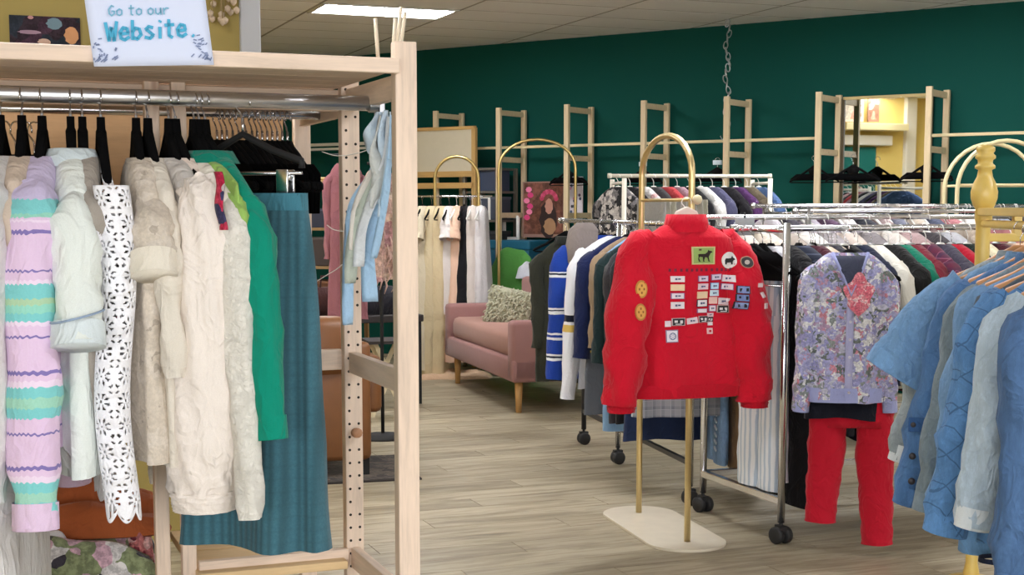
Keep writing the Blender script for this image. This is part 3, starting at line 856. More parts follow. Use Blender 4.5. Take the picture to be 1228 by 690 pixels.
# big cream blouse
CREAM = fabric((236, 226, 216), .05)
p, r = fg(213, 14); fghang(213, 14, 'cream balloon-sleeve blouse')
bl = make_top('cream_blouse', 'cream blouse with a full balloon sleeve gathered at the cuff', 'blouse', p, r, fabric((218, 202, 190), .07), L=.42, sh=.13, hem=.14, d=.04, sleeve='short', sl=.1, sr=.035, splay=.0, seed=10, fold=.01, drop=.075)
rr_ = limb([(.12, 0, -.06), (.155, -.005, -.13), (.155, -.01, -.38), (.14, -.01, -.60), (.135, -.01, -.70)], [.04, .058, .072, .085, .07], [.04, .058, .07, .082, .07], n=40, fold=.006, k=9, seed=3)
MB().rings(rr_).build('balloon_sleeve', CREAM, bl)
MB().rings(limb([(.135, -.01, -.695), (.135, -.01, -.71), (.134, -.01, -.735), (.134, -.01, -.74)], [.073, .071, .066, .064], [.073, .071, .066, .064], n=40, fold=.002, k=12)).build('cuff', CREAM, bl)
# fluffy cream cardigan with floral placket
p, r = fg(235, 14); fghang(235, 14, 'fluffy cream cardigan')
fc = make_top('cream_cardigan', 'fluffy cream cardigan with red floral edging and a long thin sleeve', 'cardigan', p, r, fabric((228, 222, 208), .06), L=.45, sh=.175, hem=.18, d=.035, sl=.67, sr=.038, splay=.07, seed=11, smat=furry((240, 237, 228), (226, 221, 208)), fold=.006, drop=.075)
_Ri = Matrix.Rotation(-r, 3, 'Z')
def fe(u, v):
    w = at(257+9*u+5*v+2*sin(v*8), 206+70*v, 2.885-.01*u); return _Ri@(w-p)
MB().grid(fe, 3, 14).build('floral_edging', print_cloth(((0, (186, 36, 70)), (.5, (222, 206, 204)), (.62, (60, 58, 92)), (.75, (204, 60, 90))), 55, .5), fc, thick=.004)
# lime top and emerald sweater
p, r = fg(241, 14)
make_top('lime_top', 'lime green top showing a frilled edge beside the emerald sweater', 'top', p, r, fabric((150, 186, 96), .1), L=.71, sh=.188, hem=.165, d=.012, sleeve='short', sl=.06, sr=.02, splay=.0, seed=12, wrk=.004)
fghang(241, 14, 'lime green top')
EM = fabric((6, 136, 112), .1)
p, r = fg(248, 20); fghang(248, 20, 'emerald green sweater')
make_top('emerald_sweater', 'emerald green knit sweater with a long sleeve over the teal skirt', 'sweater', p+Vector((0, 0, .01)), r, EM, L=.46, sh=.18, hem=.19, d=.032, sl=.50, sr=.045, splay=.07, seed=13, cuff=fabric((8, 138, 114), .1), collar=(fabric((4, 120, 100), .1), .012), drop=.085)
# teal tweed skirt on a clip hanger
p = railpt(293); p.z = GZ
skirt_hanger(p, A1-radians(46), 'silver-clipped hanger gripping the teal tweed skirt', FG, .15)
sk = make_skirt('tweed_skirt', 'long teal blue tweed skirt with soft pleats clipped to its hanger', p+Vector((.010, 0, -.130)), A1-radians(46), tweed((78, 122, 134), (44, 88, 104)), L=.775, w=.145, hem=.185, d=.035, dhem=.075, seed=4, fold=.020, k=6, band=fabric((66, 120, 136), .1))

# ------------------------------------------------------------------ black hangers on the rear rail
ro_ = unit.location
def rear(px, y=.70):
    o = FP+E2*y; k = (px-CX)/F_PX*cos(PITCH); t = (o.x-k*o.y)/(E1.x-k*E1.y); q = o-E1*t
    return Vector((q.x, q.y, 1.635+.011-HZ-.004))
for i, px in enumerate((262, 268, 274, 281, 288, 297, 304, 310, 316, 322, 328, 334, 340, 346)):
    t = hanger(rear(px), AN+radians(14+rnd.uniform(-4, 4)), ORD[i]+' black velvet hanger in the tight cluster behind the teal skirt', 'black hangers clustered behind the teal skirt', 'black', True)
    MB().rings([ring(.16, .006, -.05), ring(.2, .009, -.075), ring(.19, .009, -.17)], True, True).build('hanger_wing', BLACKV, t)
    if i in (2, 5, 8, 9, 10, 12): MB().box((.1, -.009, -.125), (.03, .004, .09)).build('paper_tag', plain((216, 190, 150) if i % 2 else (224, 214, 204), .7), t, False)
for i, px in enumerate((10, 22, 34, 44)):
    t = hanger(rear(px, .62)-Vector((0, 0, .045)), AN+radians(30+i*4), ORD[i]+' black velvet hanger behind the lilac cardigan on the rear rail', 'black hangers behind the lilac cardigan', 'black', True)
    MB().rings([ring(.12, .006, -.02), ring(.19, .009, -.06), ring(.18, .009, -.16)], True, True).build('hanger_wing', BLACKV, t)

# ------------------------------------------------------------------ folded clothes on the low left shelf
def heap(name, label, cat, c, rz, sx, sy, sz, mat, seed=0, group=None, n=26, fold=.012, prof=.45, dirk=7):
    r = random.Random(seed); a0, a1, a2 = (r.random()*6 for _ in range(3))
    m = MB()
    def f(u, v):
        x, y = (u-.5)*2, (v-.5)*2
        e = max(0, (1-abs(x)**2.6))*max(0, (1-abs(y)**2.6))
        z = sz*e**prof+fold*e**.3*(sin(y*dirk+a0+x*1.5)+.6*sin(x*3+y*dirk*1.7+a1)+.5*sin(x*9+a2))
        return Vector((x*sx/2*(1+.05*sin(y*4+a0)), y*sy/2*(1+.06*sin(x*5+a1)), max(.002, z)))
    m.grid(f, n, n); m.grid(lambda u, v: Vector((f(u, v).x, f(u, v).y, 0)), n, n)
    return tag(m.build(name, mat), label, cat, group) if not (rz or c) else place(m.build(name, mat), c, rz, label, cat, group)
def place(o, c, rz, label, cat, group=None):
    o.location = c; o.rotation_euler = (0, 0, rz); return tag(o, label, cat, group)
SHZ = .542
def sp(x, y, z): v = FP+E1*x+E2*y; return Vector((v.x, v.y, z))
heap('floral_garment', 'folded green and pink floral garment under the orange cloth', 'clothing', sp(-.70, .69, SHZ), A1, .5, .42, .1, print_cloth(((0, (140, 150, 112)), (.4, (226, 222, 220)), (.62, (214, 176, 190)), (.8, (66, 62, 70))), 22, .7), 3)
heap('orange_cloth', 'crumpled burnt orange garment lying on the low pine shelf', 'clothing', sp(-.70, .76, SHZ+.07), A1-.05, .56, .34, .085, fabric((158, 84, 46), .22), 5, fold=.024, dirk=11, prof=.4)
heap('white_lace_cloth', 'small white lace cloth in front of the orange garment', 'clothing', sp(-.74, .58, SHZ+.035), A1, .16, .12, .06, fabric((226, 222, 226), .1), 8)
heap('pink_scarf', 'dusty pink crumpled scarf beside the pine posts', 'scarf', sp(-.50, .62, SHZ+.0), A1, .07, .16, .09, print_cloth(((0, (196, 120, 120)), (.5, (120, 50, 60)), (.8, (226, 180, 176))), 40, .8), 9)
bx = thing('black_storage_box', 'black storage box behind the lace vest under the pine shelf', 'box', sp(-.72, 1.15, .0), A1)
MB().box((0, 0, .475), (.42, .3, .95)).build('box_body', BLACK, bx, False, bevel=.01)
MB().box((0, 0, .965), (.44, .32, .03)).build('lid', plain((24, 24, 26), .6), bx, False, bevel=.006)

# ------------------------------------------------------------------ ribbons tied to the rail end
def ribbon(label, pts, w, mat, seed=0, group='ribbon streamers tied to the rail end', twist=.8):
    P = [Vector(p) for p in pts]; m = MB(); n = 22; vs = []
    for i in range(n+1):
        f = i/n*(len(P)-1); j = min(int(f), len(P)-2); u = f-j
        a, b, c, e = P[max(j-1, 0)], P[j], P[j+1], P[min(j+2, len(P)-1)]
        q = .5*((2*b)+(c-a)*u+(2*a-5*b+4*c-e)*u*u+(-a+3*b-3*c+e)*u**3)
        an = seed+twist*sin(i*.28+seed)
        s = Vector((cos(an), sin(an), 0))*w/2*(min(1, .35+i*.1))
        vs += [q-s, q-s*.3+Vector((sin(an), -cos(an), 0))*w*.1, q+s*.3-Vector((sin(an), -cos(an), 0))*w*.06, q+s]
    fs = [(i*4+k, i*4+k+1, i*4+k+5, i*4+k+4) for i in range(n) for k in range(3)]
    m.add(vs, fs)
    return tag(m.build('ribbon', mat, thick=.0012), label, 'ribbon', group)
PB = fabric((170, 204, 232), .05, 200, .6); PB2 = fabric((196, 214, 228), .06, 200, .6); PC = fabric((222, 216, 206), .06, 200, .7)
YR = 3.22
def rb(*l): return [at(x, y, Y) for x, y, Y in l]
ribbon('wide pale blue ribbon with a square end, longest of the streamers on the rail end', rb((462, 136, 3.2), (466, 180, 3.19), (452, 240, 3.18), (441, 290, 3.18), (444, 362, 3.18)), .036, PB, .2)
ribbon('pale blue ribbon crossing in front of the perforated post to its left side', rb((458, 136, 3.22), (448, 200, 3.2), (425, 245, 3.19), (418, 300, 3.19), (417, 390, 3.19)), .026, PB, .4)
ribbon('blue-grey ribbon looped close to the rail bracket', rb((455, 134, 3.2), (450, 150, 3.18), (446, 168, 3.17), (453, 185, 3.17)), .042, PB2, .3)
ribbon('cream ribbon trailing beside the wide blue one', rb((464, 138, 3.18), (459, 185, 3.17), (442, 215, 3.17), (428, 250, 3.17), (422, 300, 3.17)), .022, PC, .7)
ribbon('broad pale blue ribbon fold right under the rail bracket', rb((463, 132, 3.17), (459, 160, 3.16), (462, 200, 3.16), (458, 245, 3.16)), .026, PB2, .1)
ribbon('pale blue ribbon hanging straight beside the front post', rb((469, 138, 3.14), (466, 200, 3.14), (458, 260, 3.15), (448, 310, 3.16)), .018, PB, .5)
ribbon('short silvery ribbon next to the front post', rb((468, 134, 3.16), (467, 170, 3.15), (462, 215, 3.15), (455, 260, 3.15)), .012, PB2, .5)
ribbon('grey-green ribbon slanting across the perforated post', rb((460, 150, 3.19), (452, 205, 3.18), (436, 250, 3.17), (424, 285, 3.17), (420, 340, 3.18)), .030, fabric((186, 194, 180), .06, 200, .6), .5)
ribbon('white sheer ribbon in the middle of the streamers', rb((466, 140, 3.17), (462, 190, 3.16), (450, 230, 3.16), (434, 275, 3.16), (430, 320, 3.17)), .026, fabric((220, 224, 226), .05, 200, .6), .3)
ribbon('short grey ribbon curling out beside the bracket', rb((456, 138, 3.16), (449, 178, 3.15), (454, 215, 3.15), (446, 250, 3.15)), .030, fabric((200, 204, 200), .05, 200, .6), .9)
ribbon('white curled ribbon tip poking left at eye level', rb((446, 178, 3.2), (428, 184, 3.2), (405, 187, 3.2), (386, 182, 3.2)), .012, PC, 1.5, twist=.1)
ribbon('white curled ribbon tip poking left below the first', rb((440, 268, 3.2), (420, 277, 3.2), (402, 276, 3.2), (392, 270, 3.2)), .010, PC, 1.5, twist=.1)
ribbon('white stiff ribbon end slanting down towards the skirt', rb((420, 308, 3.2), (405, 322, 3.2), (392, 330, 3.2), (379, 338, 3.2)), .008, PC, 1.5, twist=.1)
for i, (a, b) in enumerate((((454, 68), (450, 22)), ((470, 54), (474, 22)), ((473, 54), (481, 8)), ((477, 54), (486, 14)))):
    o = thing('dowel_stick', ORD[i]+' thin pale wooden dowel sticking up behind the front post top', 'stick', (0, 0, 0), 0, 'thin dowels above the front post')
    Y = 3.12+.02*i; z0 = ZT
    p0 = at(a[0], a[1], Y); p1 = at(b[0], b[1], Y); p0.z = ZT
    o.location = p0; MB().tube([(0, 0, 0), p1-p0], .0042, 8).build('stick', wood((222, 206, 180), 'z', .1, False), o)
# ================================================================== things along the green wall
FRW = wood((206, 186, 150), 'z', .14); FRWX = wood((206, 186, 150), 'y', .14)
def near_pt(px, off=.42): return wall_pt(px, .03)
AW = atan2(WN.y, WN.x)             # local x points from the wall into the room
FRS = [(558, 'far left one above the pale pinboard'), (632, 'behind the tall gold arch stand'), (712, 'right of the tall gold arch'), (802, 'behind the red jacket arch'),
       (899, 'below the hanging chain'), (1006, 'left of the big mirror'), (1134, 'right of the big mirror')]
frames = []
for i, (px, lab) in enumerate(FRS):
    c = wall_pt(px, .03)
    t = thing('ladder_frame', 'pale wooden ladder side frame on the green wall, '+lab, 'frame', c, AW, 'wooden ladder frames along the green wall')
    frames.append((t, c))
    for x in (.02, .40): MB().box((x, 0, 1.13), (.032, .044, 2.26)).build('post', FRW, t, False, bevel=.003)
    for z in (2.22, 1.82, 1.34, .9, .3): MB().box((.21, 0, z), (.36, .02, .045)).build('rung', FRWX, t, False, bevel=.002)
BAT = wood((222, 204, 160), 'x', .1, False)
def wall_rail(px0, px1, z, label, name='wall_batten', off=.22, h=.022, mat=BAT, extra=0):
    a, b = wall_pt(px0, off), wall_pt(px1, off)
    t = thing(name, label, 'rail', (a.x, a.y, z), atan2((b-a).y, (b-a).x))
    L = (b-a).length
    MB().box((L/2, 0, 0), (L, .03, h)).build('batten', mat, t, False, bevel=.003)
    for s in range(extra): MB().box((L/2, -.05*(s+1), -.045*(s+1)), (L, .02, h*.8)).build('batten', mat, t, False, bevel=.003)
    return t
wall_rail(588, 996, 1.93, 'long thin pale batten running along the green wall left of the mirror')
wall_rail(1127, 1262, 1.925, 'thin pale batten on the green wall right of the mirror')
wall_rail(378, 566, 2.01, 'pair of pale thin rails on the green wall at far left', 'double_rail', .2, .03, paint((216, 212, 200)), 1)

# big mirror leaning on the wall between the last two frames
ma, mb_ = wall_pt(1012, .05), wall_pt(1116, .05)
mw = (mb_-ma).length; mz1 = at(1060, 116, (ma.y+mb_.y)/2).z
mir = thing('wall_mirror', 'large thin-framed wall mirror reflecting the yellow side of the shop', 'mirror', (ma+mb_)/2, AW+pi/2)
MB().box((0, 0, mz1/2+.1), (mw-.02, .008, mz1-.22)).build('mirror_glass', mirror_mat(), mir, False)
m = MB()
for a, b in (((-mw/2, .0), (-mw/2, mz1)), ((mw/2, .0), (mw/2, mz1))): m.bar((a[0], 0, a[1]), (b[0], 0, b[1]), .022, .03, (0, 1, 0))
m.build('side_frame', plain((70, 58, 34), .5), mir, False)
m = MB(); m.bar((-mw/2, 0, mz1), (mw/2, 0, mz1), .022, .03, (0, 1, 0)); m.bar((-mw/2, 0, .08), (mw/2, 0, .08), .022, .03, (0, 1, 0))
m.build('cross_frame', plain((196, 176, 120), .5), mir, False)

# what the mirror sees: door surround with a ledge on the yellow side wall
def mirrored(px, py, xw=WL_X+.01):
    d = at(px, py, 1.0)-Vector((0, 0, CAM_H)); o = Vector((0, 0, CAM_H))
    t = (ma-o).dot(WN)/d.dot(WN); p = o+d*t; r = d-WN*(2*d.dot(WN)); s = (xw-p.x)/r.x
    return p+r*s
def wall_box(name, pxa, pya, pxb, pyb, dep, mat, parent=None, label=None):
    a, b = mirrored(pxa, pya), mirrored(pxb, pyb)
    m = MB().box((WL_X+dep/2, (a.y+b.y)/2, (a.z+b.z)/2), (dep, abs(a.y-b.y), abs(a.z-b.z)))
    return m
def structmb(m, name, mat, label): return struct(m.build(name, mat, smooth=False, bevel=.008), label)
CRT = paint((226, 214, 168), .04, .6)
structmb(wall_box('t', 1005, 148, 1079, 158, .22, CRT), 'trim_2', CRT, 'cream ledge over the side door')
structmb(wall_box('t', 1005, 162, 1066, 175, .1, TRIM), 'trim_3', TRIM, 'pale band over the side door')
a, b = mirrored(1005, 176), mirrored(1050, 176)
structmb(MB().box((WL_X+.02, (a.y+b.y)/2, a.z/2), (.04, abs(a.y-b.y), a.z)), 'door_1', GREEN, 'dark green side door')
a, b = mirrored(1085, 120), mirrored(1097, 120)
structmb(MB().box((WL_X+.04, (a.y+b.y)/2, CEIL/2), (.08, abs(a.y-b.y), CEIL)), 'trim_4', TRIM, 'pale pilaster on the side wall')
for (x0, y0, x1, y1, c, nm) in ((1006, 118, 1030, 147, (214, 204, 190), 'pale framed print'), (1036, 119, 1049, 147, (92, 58, 40), 'brown framed print')):
    a, b = mirrored(x0, y0), mirrored(x1, y1)
    t = thing('framed_print', nm+' on the ledge over the side door, seen in the mirror', 'picture', (WL_X+.11, (a.y+b.y)/2, b.z))
    MB().box((0, 0, (a.z-b.z)/2), (.02, abs(a.y-b.y), a.z-b.z)).build('frame', plain(c, .6), t, False)
    MB().box((.011, 0, (a.z-b.z)/2), (.004, abs(a.y-b.y)*.8, (a.z-b.z)*.8)).build('print', print_cloth(((0, c), (.5, (150, 110, 90)), (.8, (226, 214, 200))), 12, .6), t, False)

# spiral chain from the ceiling
cp_ = wall_pt(893, .35)
ch = thing('hanging_chain', 'twisting silver chain hanging from the ceiling in front of the green wall', 'chain', (cp_.x, cp_.y, CEIL))
zb = at(893, 160, cp_.y).z-CEIL; nL = 20
lk = MB().tube([(.016*cos(a), 0, .032*sin(a)) for a in [2*pi*i/12 for i in range(12)]], .0045, 6, closed=True).mesh('link', STEEL)
for i in range(nL):
    o = link('link', lk, ch); o.location = (.014*sin(i*1.15), .014*cos(i*1.15), -.03+(zb+.06)*i/(nL-1)); o.rotation_euler = (.25*sin(i*1.1), .35*cos(i*1.3), i*1.57)
MB().tube([(0, 0, zb+.03), (.02, 0, zb-.02), (-.03, 0, zb-.05), (-.045, 0, zb-.02)], .005, 8).build('hook', STEEL, ch)

# hangers on the frames and the batten
for px, lab in ((792, 'black hanger on the wall frame behind the arch of the red jacket'), (880, 'black hanger on the wall frame under the chain'), (994, 'black hanger on the frame left of the mirror'), (1040, 'black hanger in front of the lower left of the mirror'), (1126, 'black hanger on the frame right of the mirror'), (704, 'black hanger on the frame above the pale floral print')):
    c = wall_pt(px, .30); z = 1.80
    t = hanger((c.x, c.y, z-.09), AW+pi/2+rnd.uniform(-.2, .2), lab, None, 'black', True)
    MB().rings([ring(.15, .006, -.05, n=20), ring(.2, .008, -.085, n=20), ring(.2, .008, -.1, n=20)], True, True).build('hanger_wing', BLACKV, t)
    if px in (792, 880): MB().box((.0, 0, .05), (.07, .02, .035)).build('size_tag', plain((206, 222, 232), .4), t, False)

# arched garment stands
def arch_stand(name, label, c, rz, w, h, bar_z, tube_r, mat, base=None, knob=False, ell=True, bend=None):
    t = thing(name, label, 'garment rack', c, rz)
    R = w/2; hs = h-R*(bend or 1.0)
    path = [(-R, 0, .01), (-R, 0, hs*.5), (-R, 0, hs)]+[(R*cos(a), 0, hs+(h-hs)*sin(a)) for a in [pi-pi*i/16 for i in range(1, 16)]]+[(R, 0, hs), (R, 0, hs*.5), (R, 0, .01)]
    MB().tube(path, tube_r, 12).build('arch_tube', mat, t)
    ext = .06 if knob else 0
    if bar_z: MB().tube([(-R, 0, bar_z), (R+ext, 0, bar_z)], tube_r*.55, 10).build('hanging_bar', mat, t)
    if knob:
        for s in (1,): MB().lathe([(.004, -.02), (.016, -.014), (.021, 0), (.016, .014), (.004, .02)], (s*(R+ext), 0, bar_z), 14).build('knob', plain((218, 206, 170), .4), t)
    if base:
        bw, bd = base; n = 40; pts = []
        for k in range(n):
            a = 2*pi*k/n; cxs = (bw/2-bd/2)*(1 if cos(a) > 0 else -1)
            pts.append((cxs+bd/2*cos(a), bd/2*sin(a)))
        MB().rings([[Vector((x, -y, z)) for x, y in pts] for z in (.012, .0)], True, True).build('base_plate', plain((206, 196, 176), .35), t, False, bevel=.002)
    return t
DGOLD = metal((206, 180, 118), .36)
c = at(644, 300, 11.9); arch_stand('arch_garment_stand', 'tall thin gold arch stand behind the pink sofa', (c.x, c.y, 0), .0, .64, 1.97, None, .0125, DGOLD, (.76, .24), bend=.75)
c = at(548, 300, 11.9); gst = arch_stand('arch_garment_stand', 'small gold arch rack carrying pale gowns behind the sofa', (c.x, c.y, 0), -.15, .37, 1.83, 1.50, .013, DGOLD, (.5, .28))
MB().tube([(-.45, 0, 1.50), (.30, 0, 1.50)], .009, 8).build('cross_bar', CHROME, gst)

# pale gowns on the small arch
GG = 'pale gowns on the small gold arch rack'
gowns = [(507, 'ivory beaded gown at the far left of the gold arch rack', (206, 194, 168), 1.36, .09), (518, 'champagne satin gown second on the gold arch rack', (202, 186, 152), 1.40, .085), (529, 'sand coloured gown with a long train on the gold arch rack', (206, 188, 152), 1.42, .08),
         (539, 'white lace dress in the middle of the gold arch rack', (216, 208, 204), .9, .06), (548, 'peach ruffled dress on the gold arch rack', (226, 190, 166), 1.30, .07), (557, 'black slip dress between the peach and white gowns', (22, 22, 26), 1.1, .04), (567, 'off-white chiffon gown on the gold arch rack', (208, 198, 190), 1.15, .07), (577, 'pale grey gown at the right end of the gold arch rack', (206, 202, 202), 1.1, .06)]
for i, (px, lab, col_, L, hw_) in enumerate(gowns):
    c = at(px, 300, 11.86); z = 1.42
    make_top('evening_gown', lab, 'dress', (c.x, c.y, z), 1.35+rnd.uniform(-.1, .1), fabric(col_, .1), L=L, sh=.1, hem=.2 if L > 1 else .14, d=.055, dhem=.095, sleeve='short' if i in (0, 3, 4) else None, sl=.22, sr=.05, seed=20+i, fold=.014, group=None, neck=.04)
    hanger((c.x, c.y, z), 1.35, 'small hanger carrying the '+lab.split(' ')[0]+' '+lab.split(' ')[1]+' gown, '+ORD[i]+' on the gold arch rack', 'hangers on the small gold arch rack', 'white' if i in (4, 6, 7) else 'black')
tr_ = at(538, 440, 11.8)
heap('gown_train', 'peach train of a gown pooling on the floor by the sofa', 'fabric', (tr_.x+.05, 11.75, 0), .1, .6, .4, .05, fabric((204, 172, 142), .1), 4)

# pinboard, shelves and stock in the far left corner
c = wall_pt(607, .45)
pb = thing('pinboard', 'large pale pinboard in a wooden frame leaning at the back left', 'board', (c.x, c.y, 0), AW+pi/2)
zt, zl, zr = at(540, 153, c.y).z, -.55, .32
MB().box((-.47, 0, (1.72+zt)/2), (.86, .02, zt-1.72)).build('board', plain((196, 186, 162), .8, 0, .05), pb, False)
for z in (zt, 1.70, 1.60): MB().box((-.47, .0, z), (.92, .035, .05 if z < zt else .03)).build('frame_rail', wood((186, 150, 92), 'x'), pb, False)
for x in (-.91, -.02): MB().box((x, 0, zt/2), (.04, .035, zt)).build('frame_post', wood((186, 150, 92), 'z'), pb, False)
def shelf_unit(label, c, rz, w, d, hs, mat, cat='shelf', name='open_shelf'):
    t = thing(name, label, cat, c, rz)
    H = hs[-1]
    for x in (-w/2, w/2):
        for y in (-d/2, d/2): MB().box((x, y, H/2), (.03, .03, H)).build('post', mat, t, False)
    for z in hs: MB().box((0, 0, z-.01), (w, d, .02)).build('shelf_board', mat, t, False)
    return t
DW = wood((150, 118, 74), 'z')
c = at(588, 300, 12.6); H1 = at(588, 202, 12.6).z
shelf_unit('dark open shelf with grey boxes between the gowns and the gold arch', (c.x, c.y, 0), -.55, .34, .3, (.2, .62, 1.0, 1.3, 1.55, H1), wood((96, 92, 84), 'z'))
for z, col_, nm, w in ((1.56, (52, 62, 84), 'dark blue folder box on the dark shelf', .26), (1.31, (60, 66, 80), 'slate box on the dark shelf under the blue one', .28), (1.01, (30, 32, 36), 'black carton low on the dark shelf', .28), (.63, (48, 40, 36), 'brown carton at the bottom of the dark shelf', .28)):
    t = thing('storage_box', nm, 'box', (c.x, c.y, z-.01), -.55)
    MB().box((0, 0, .09), (w, .24, .18)).build('box_body', plain(col_, .7), t, False, bevel=.006); MB().box((0, 0, .19), (w+.01, .25, .025)).build('lid', plain(tuple(x+22 for x in col_), .7), t, False, bevel=.004)
# portrait poster
c = wall_pt(660, .10); z0, z1 = at(660, 285, c.y).z, at(660, 218, c.y).z; pw = 50*c.y/1709/.82
po = thing('portrait_poster', 'framed pink and brown poster of a woman with a pink flower crown', 'poster', (c.x, c.y, (z0+z1)/2), AW+pi/2); ph_ = z1-z0
MB().box((0, 0, 0), (pw, .02, ph_)).build('frame', plain((150, 118, 104), .6), po, False)
MB().box((0, -.011, .01), (pw*.92, .004, ph_*.92)).build('print', print_cloth(((0, (110, 74, 62)), (.4, (132, 86, 72)), (.7, (118, 76, 60)), (.9, (150, 92, 90))), 9, .8), po, False)
blot(po, .12*pw, -.18*ph_, .2*pw, .34*ph_, (46, 28, 26), y=-.0145, name='hair')
blot(po, .14*pw, .06*ph_, .09*pw, .14*ph_, (196, 142, 124), y=-.016, name='face')
blot(po, .16*pw, -.3*ph_, .14*pw, .15*ph_, (170, 130, 96), y=-.016, name='shoulder')
for i in range(9): a = pi*(.05+.11*i); blot(po, .14*pw+.17*pw*cos(a), .17*ph_+.15*ph_*sin(a), .05*pw, .045*ph_, (222, 96, 132) if i % 2 else (198, 64, 100), y=-.017, name='crown_flower')
for i in range(6): blot(po, -.34*pw+.05*pw*sin(i*2.3), .36*ph_-.1*ph_*i, .07*pw, .05*ph_, (216, 66, 124) if i % 2 else (236, 130, 166), y=-.015, name='side_flower')
c = wall_pt(697, .12); z0, z1 = at(697, 262, c.y).z, at(697, 212, c.y).z
p2 = thing('floral_print', 'pale print with dark dotted flowers beside the portrait poster', 'picture', (c.x, c.y, (z0+z1)/2), AW+pi/2)
MB().box((0, 0, 0), (.18, .012, z1-z0)).build('panel', plain((206, 198, 204), .7), p2, False)
for i in range(14): blot(p2, rnd.uniform(-.07, .07), rnd.uniform(-.15, .16), .012, .014, rnd.choice([(92, 70, 96), (70, 84, 110), (196, 130, 150), (60, 54, 60)]), n=10, y=-.0075, name='dot')
# teal trunk and green fabric behind the sofa
c = at(622, 300, 11.55)
bt = thing('teal_trunk', 'large teal blue storage trunk behind the sofa', 'trunk', wall_pt(640, .26), AW+pi/2)
H1 = at(622, 288, 12.4).z
MB().box((0, 0, H1/2-.04), (.46, .3, H1-.08)).build('trunk_body', plain((10, 84, 112), .6), bt, False, bevel=.01)
MB().box((0, 0, H1-.04), (.48, .32, .08)).build('lid', plain((14, 92, 120), .6), bt, False, bevel=.012)
for px, nm, rz, Y_, z_ in ((579, 'small white empty picture frame beside the gowns', -.5, 12.50, 1.30), (613, 'white picture frame standing on the teal trunk behind the gold arch', -.5, wall_pt(613, .27).y, H1)):
    p = at(px, 265, Y_)
    t = thing('empty_frame', nm, 'frame', (p.x, p.y, z_), rz); W = .07; H = .2
    for a, b in (((-W, 0), (-W, H)), ((W, 0), (W, H)), ((-W, .012), (W, .012)), ((-W, H), (W, H))): MB().bar((a[0], 0, a[1]), (b[0], 0, b[1]), .024, .024, (0, 1, 0)).build('frame_side', WHITE_P, t, False)
GRN = fabric((84, 146, 70), .2)
heap('green_beanbag', 'bright green slumped beanbag behind the sofa', 'beanbag', (at(617, 300, 12.28).x, 12.28, 0), -.3, .6, .36, at(612, 301, 12.2).z, GRN, 12, fold=.02, prof=.42)
hp = at(634, 318, 12.1)
heap('grey_cloth', 'pale grey cloth thrown over the green beanbag', 'cloth', (hp.x, 12.10, at(634, 334, 12.1).z), -.25, .2, .14, .13, fabric((196, 198, 206), .1), 14)

# ------------------------------------------------------------------ sofa
MAUVE = fabric((150, 110, 106), .08, 200, fold=.001); MAUVE_S = fabric((164, 124, 112), .08, 200, fold=.001)
l1, l2 = on_floor(622, 495), on_floor(549, 460)
ax = (l2-l1); sl_ = ax.length
so = thing('loveseat_sofa', 'dusty pink upholstered loveseat with tapered wooden legs', 'sofa', l1, atan2(ax.y, ax.x))   # local x along the front, -y = into the seat side
D = .78; ov = .12; Lx = sl_+ov*2
def rbox(c, s, name, mat, par, bev=.03): return MB().box(c, s).build(name, mat, par, True, bevel=bev)
x0 = -ov; xm = sl_/2
rbox((xm, -D/2+.08, .30), (Lx, D, .16), 'base', MAUVE, so, .02)
rbox((xm, -D/2+.10, .455), (Lx-.26, D-.1, .17), 'seat_cushion', MAUVE_S, so, .045)
for x in (x0+.07, x0+Lx-.07): rbox((x, -D/2+.08, .43), (.14, D, .42), 'arm', MAUVE, so, .03)
rbox((xm, -D+.14, .57), (Lx, .16, .56), 'backrest', MAUVE, so, .04)
LEGW = wood((196, 150, 92), 'z', .15, False)
for x in (0, sl_):
    for y in (0, -D+.2): MB().rings([[Vector((x+r*cos(2*pi*k/12), y-r*sin(2*pi*k/12), z)) for k in range(12)] for r, z in ((.03, .23), (.02, 0))], True, True).build('leg', LEGW, so)
pc_ = at(613, 372, 10.85)
pl = thing('fluffy_pillow', 'fluffy sage and cream knitted pillow leaning on the sofa', 'pillow', (pc_.x, pc_.y, pc_.z), .0)
pl.rotation_euler = (radians(-16), radians(12), radians(-8))
m = MB(); r_ = random.Random(3)
def pf(u, v):
    x, y = (u-.5)*2, (v-.5)*2
    return x, y, max(0, 1-x**4)**.5*max(0, 1-y**4)**.5
def pfront(s):
    return lambda u, v: Vector((pf(u, v)[0]*.19*(1+.05*pf(u, v)[1]**2), s*(.105*pf(u, v)[2]), pf(u, v)[1]*.165))
m.grid(pfront(-1), 16, 14); m.grid(pfront(1), 16, 14)
m.build('pillow_body', furry((186, 184, 158), (150, 150, 124)), pl)
m = MB()
for i in range(520):
    u, v = r_.random(), r_.random(); p = pfront(-1 if i % 5 else 1)(u, v); a = r_.uniform(-.9, .9)
    q = p+Vector((.035*sin(a), -.012 if i % 5 else .012, -.03*cos(a)))
    m.tube([p, p.lerp(q, .5)+Vector((0, -.01 if i % 5 else .01, .004)), q], [.0055, .006, .003], 5)
y_ = m.build('yarn_loop', furry((214, 210, 184), (160, 160, 134)), pl); y_['kind'] = 'stuff'

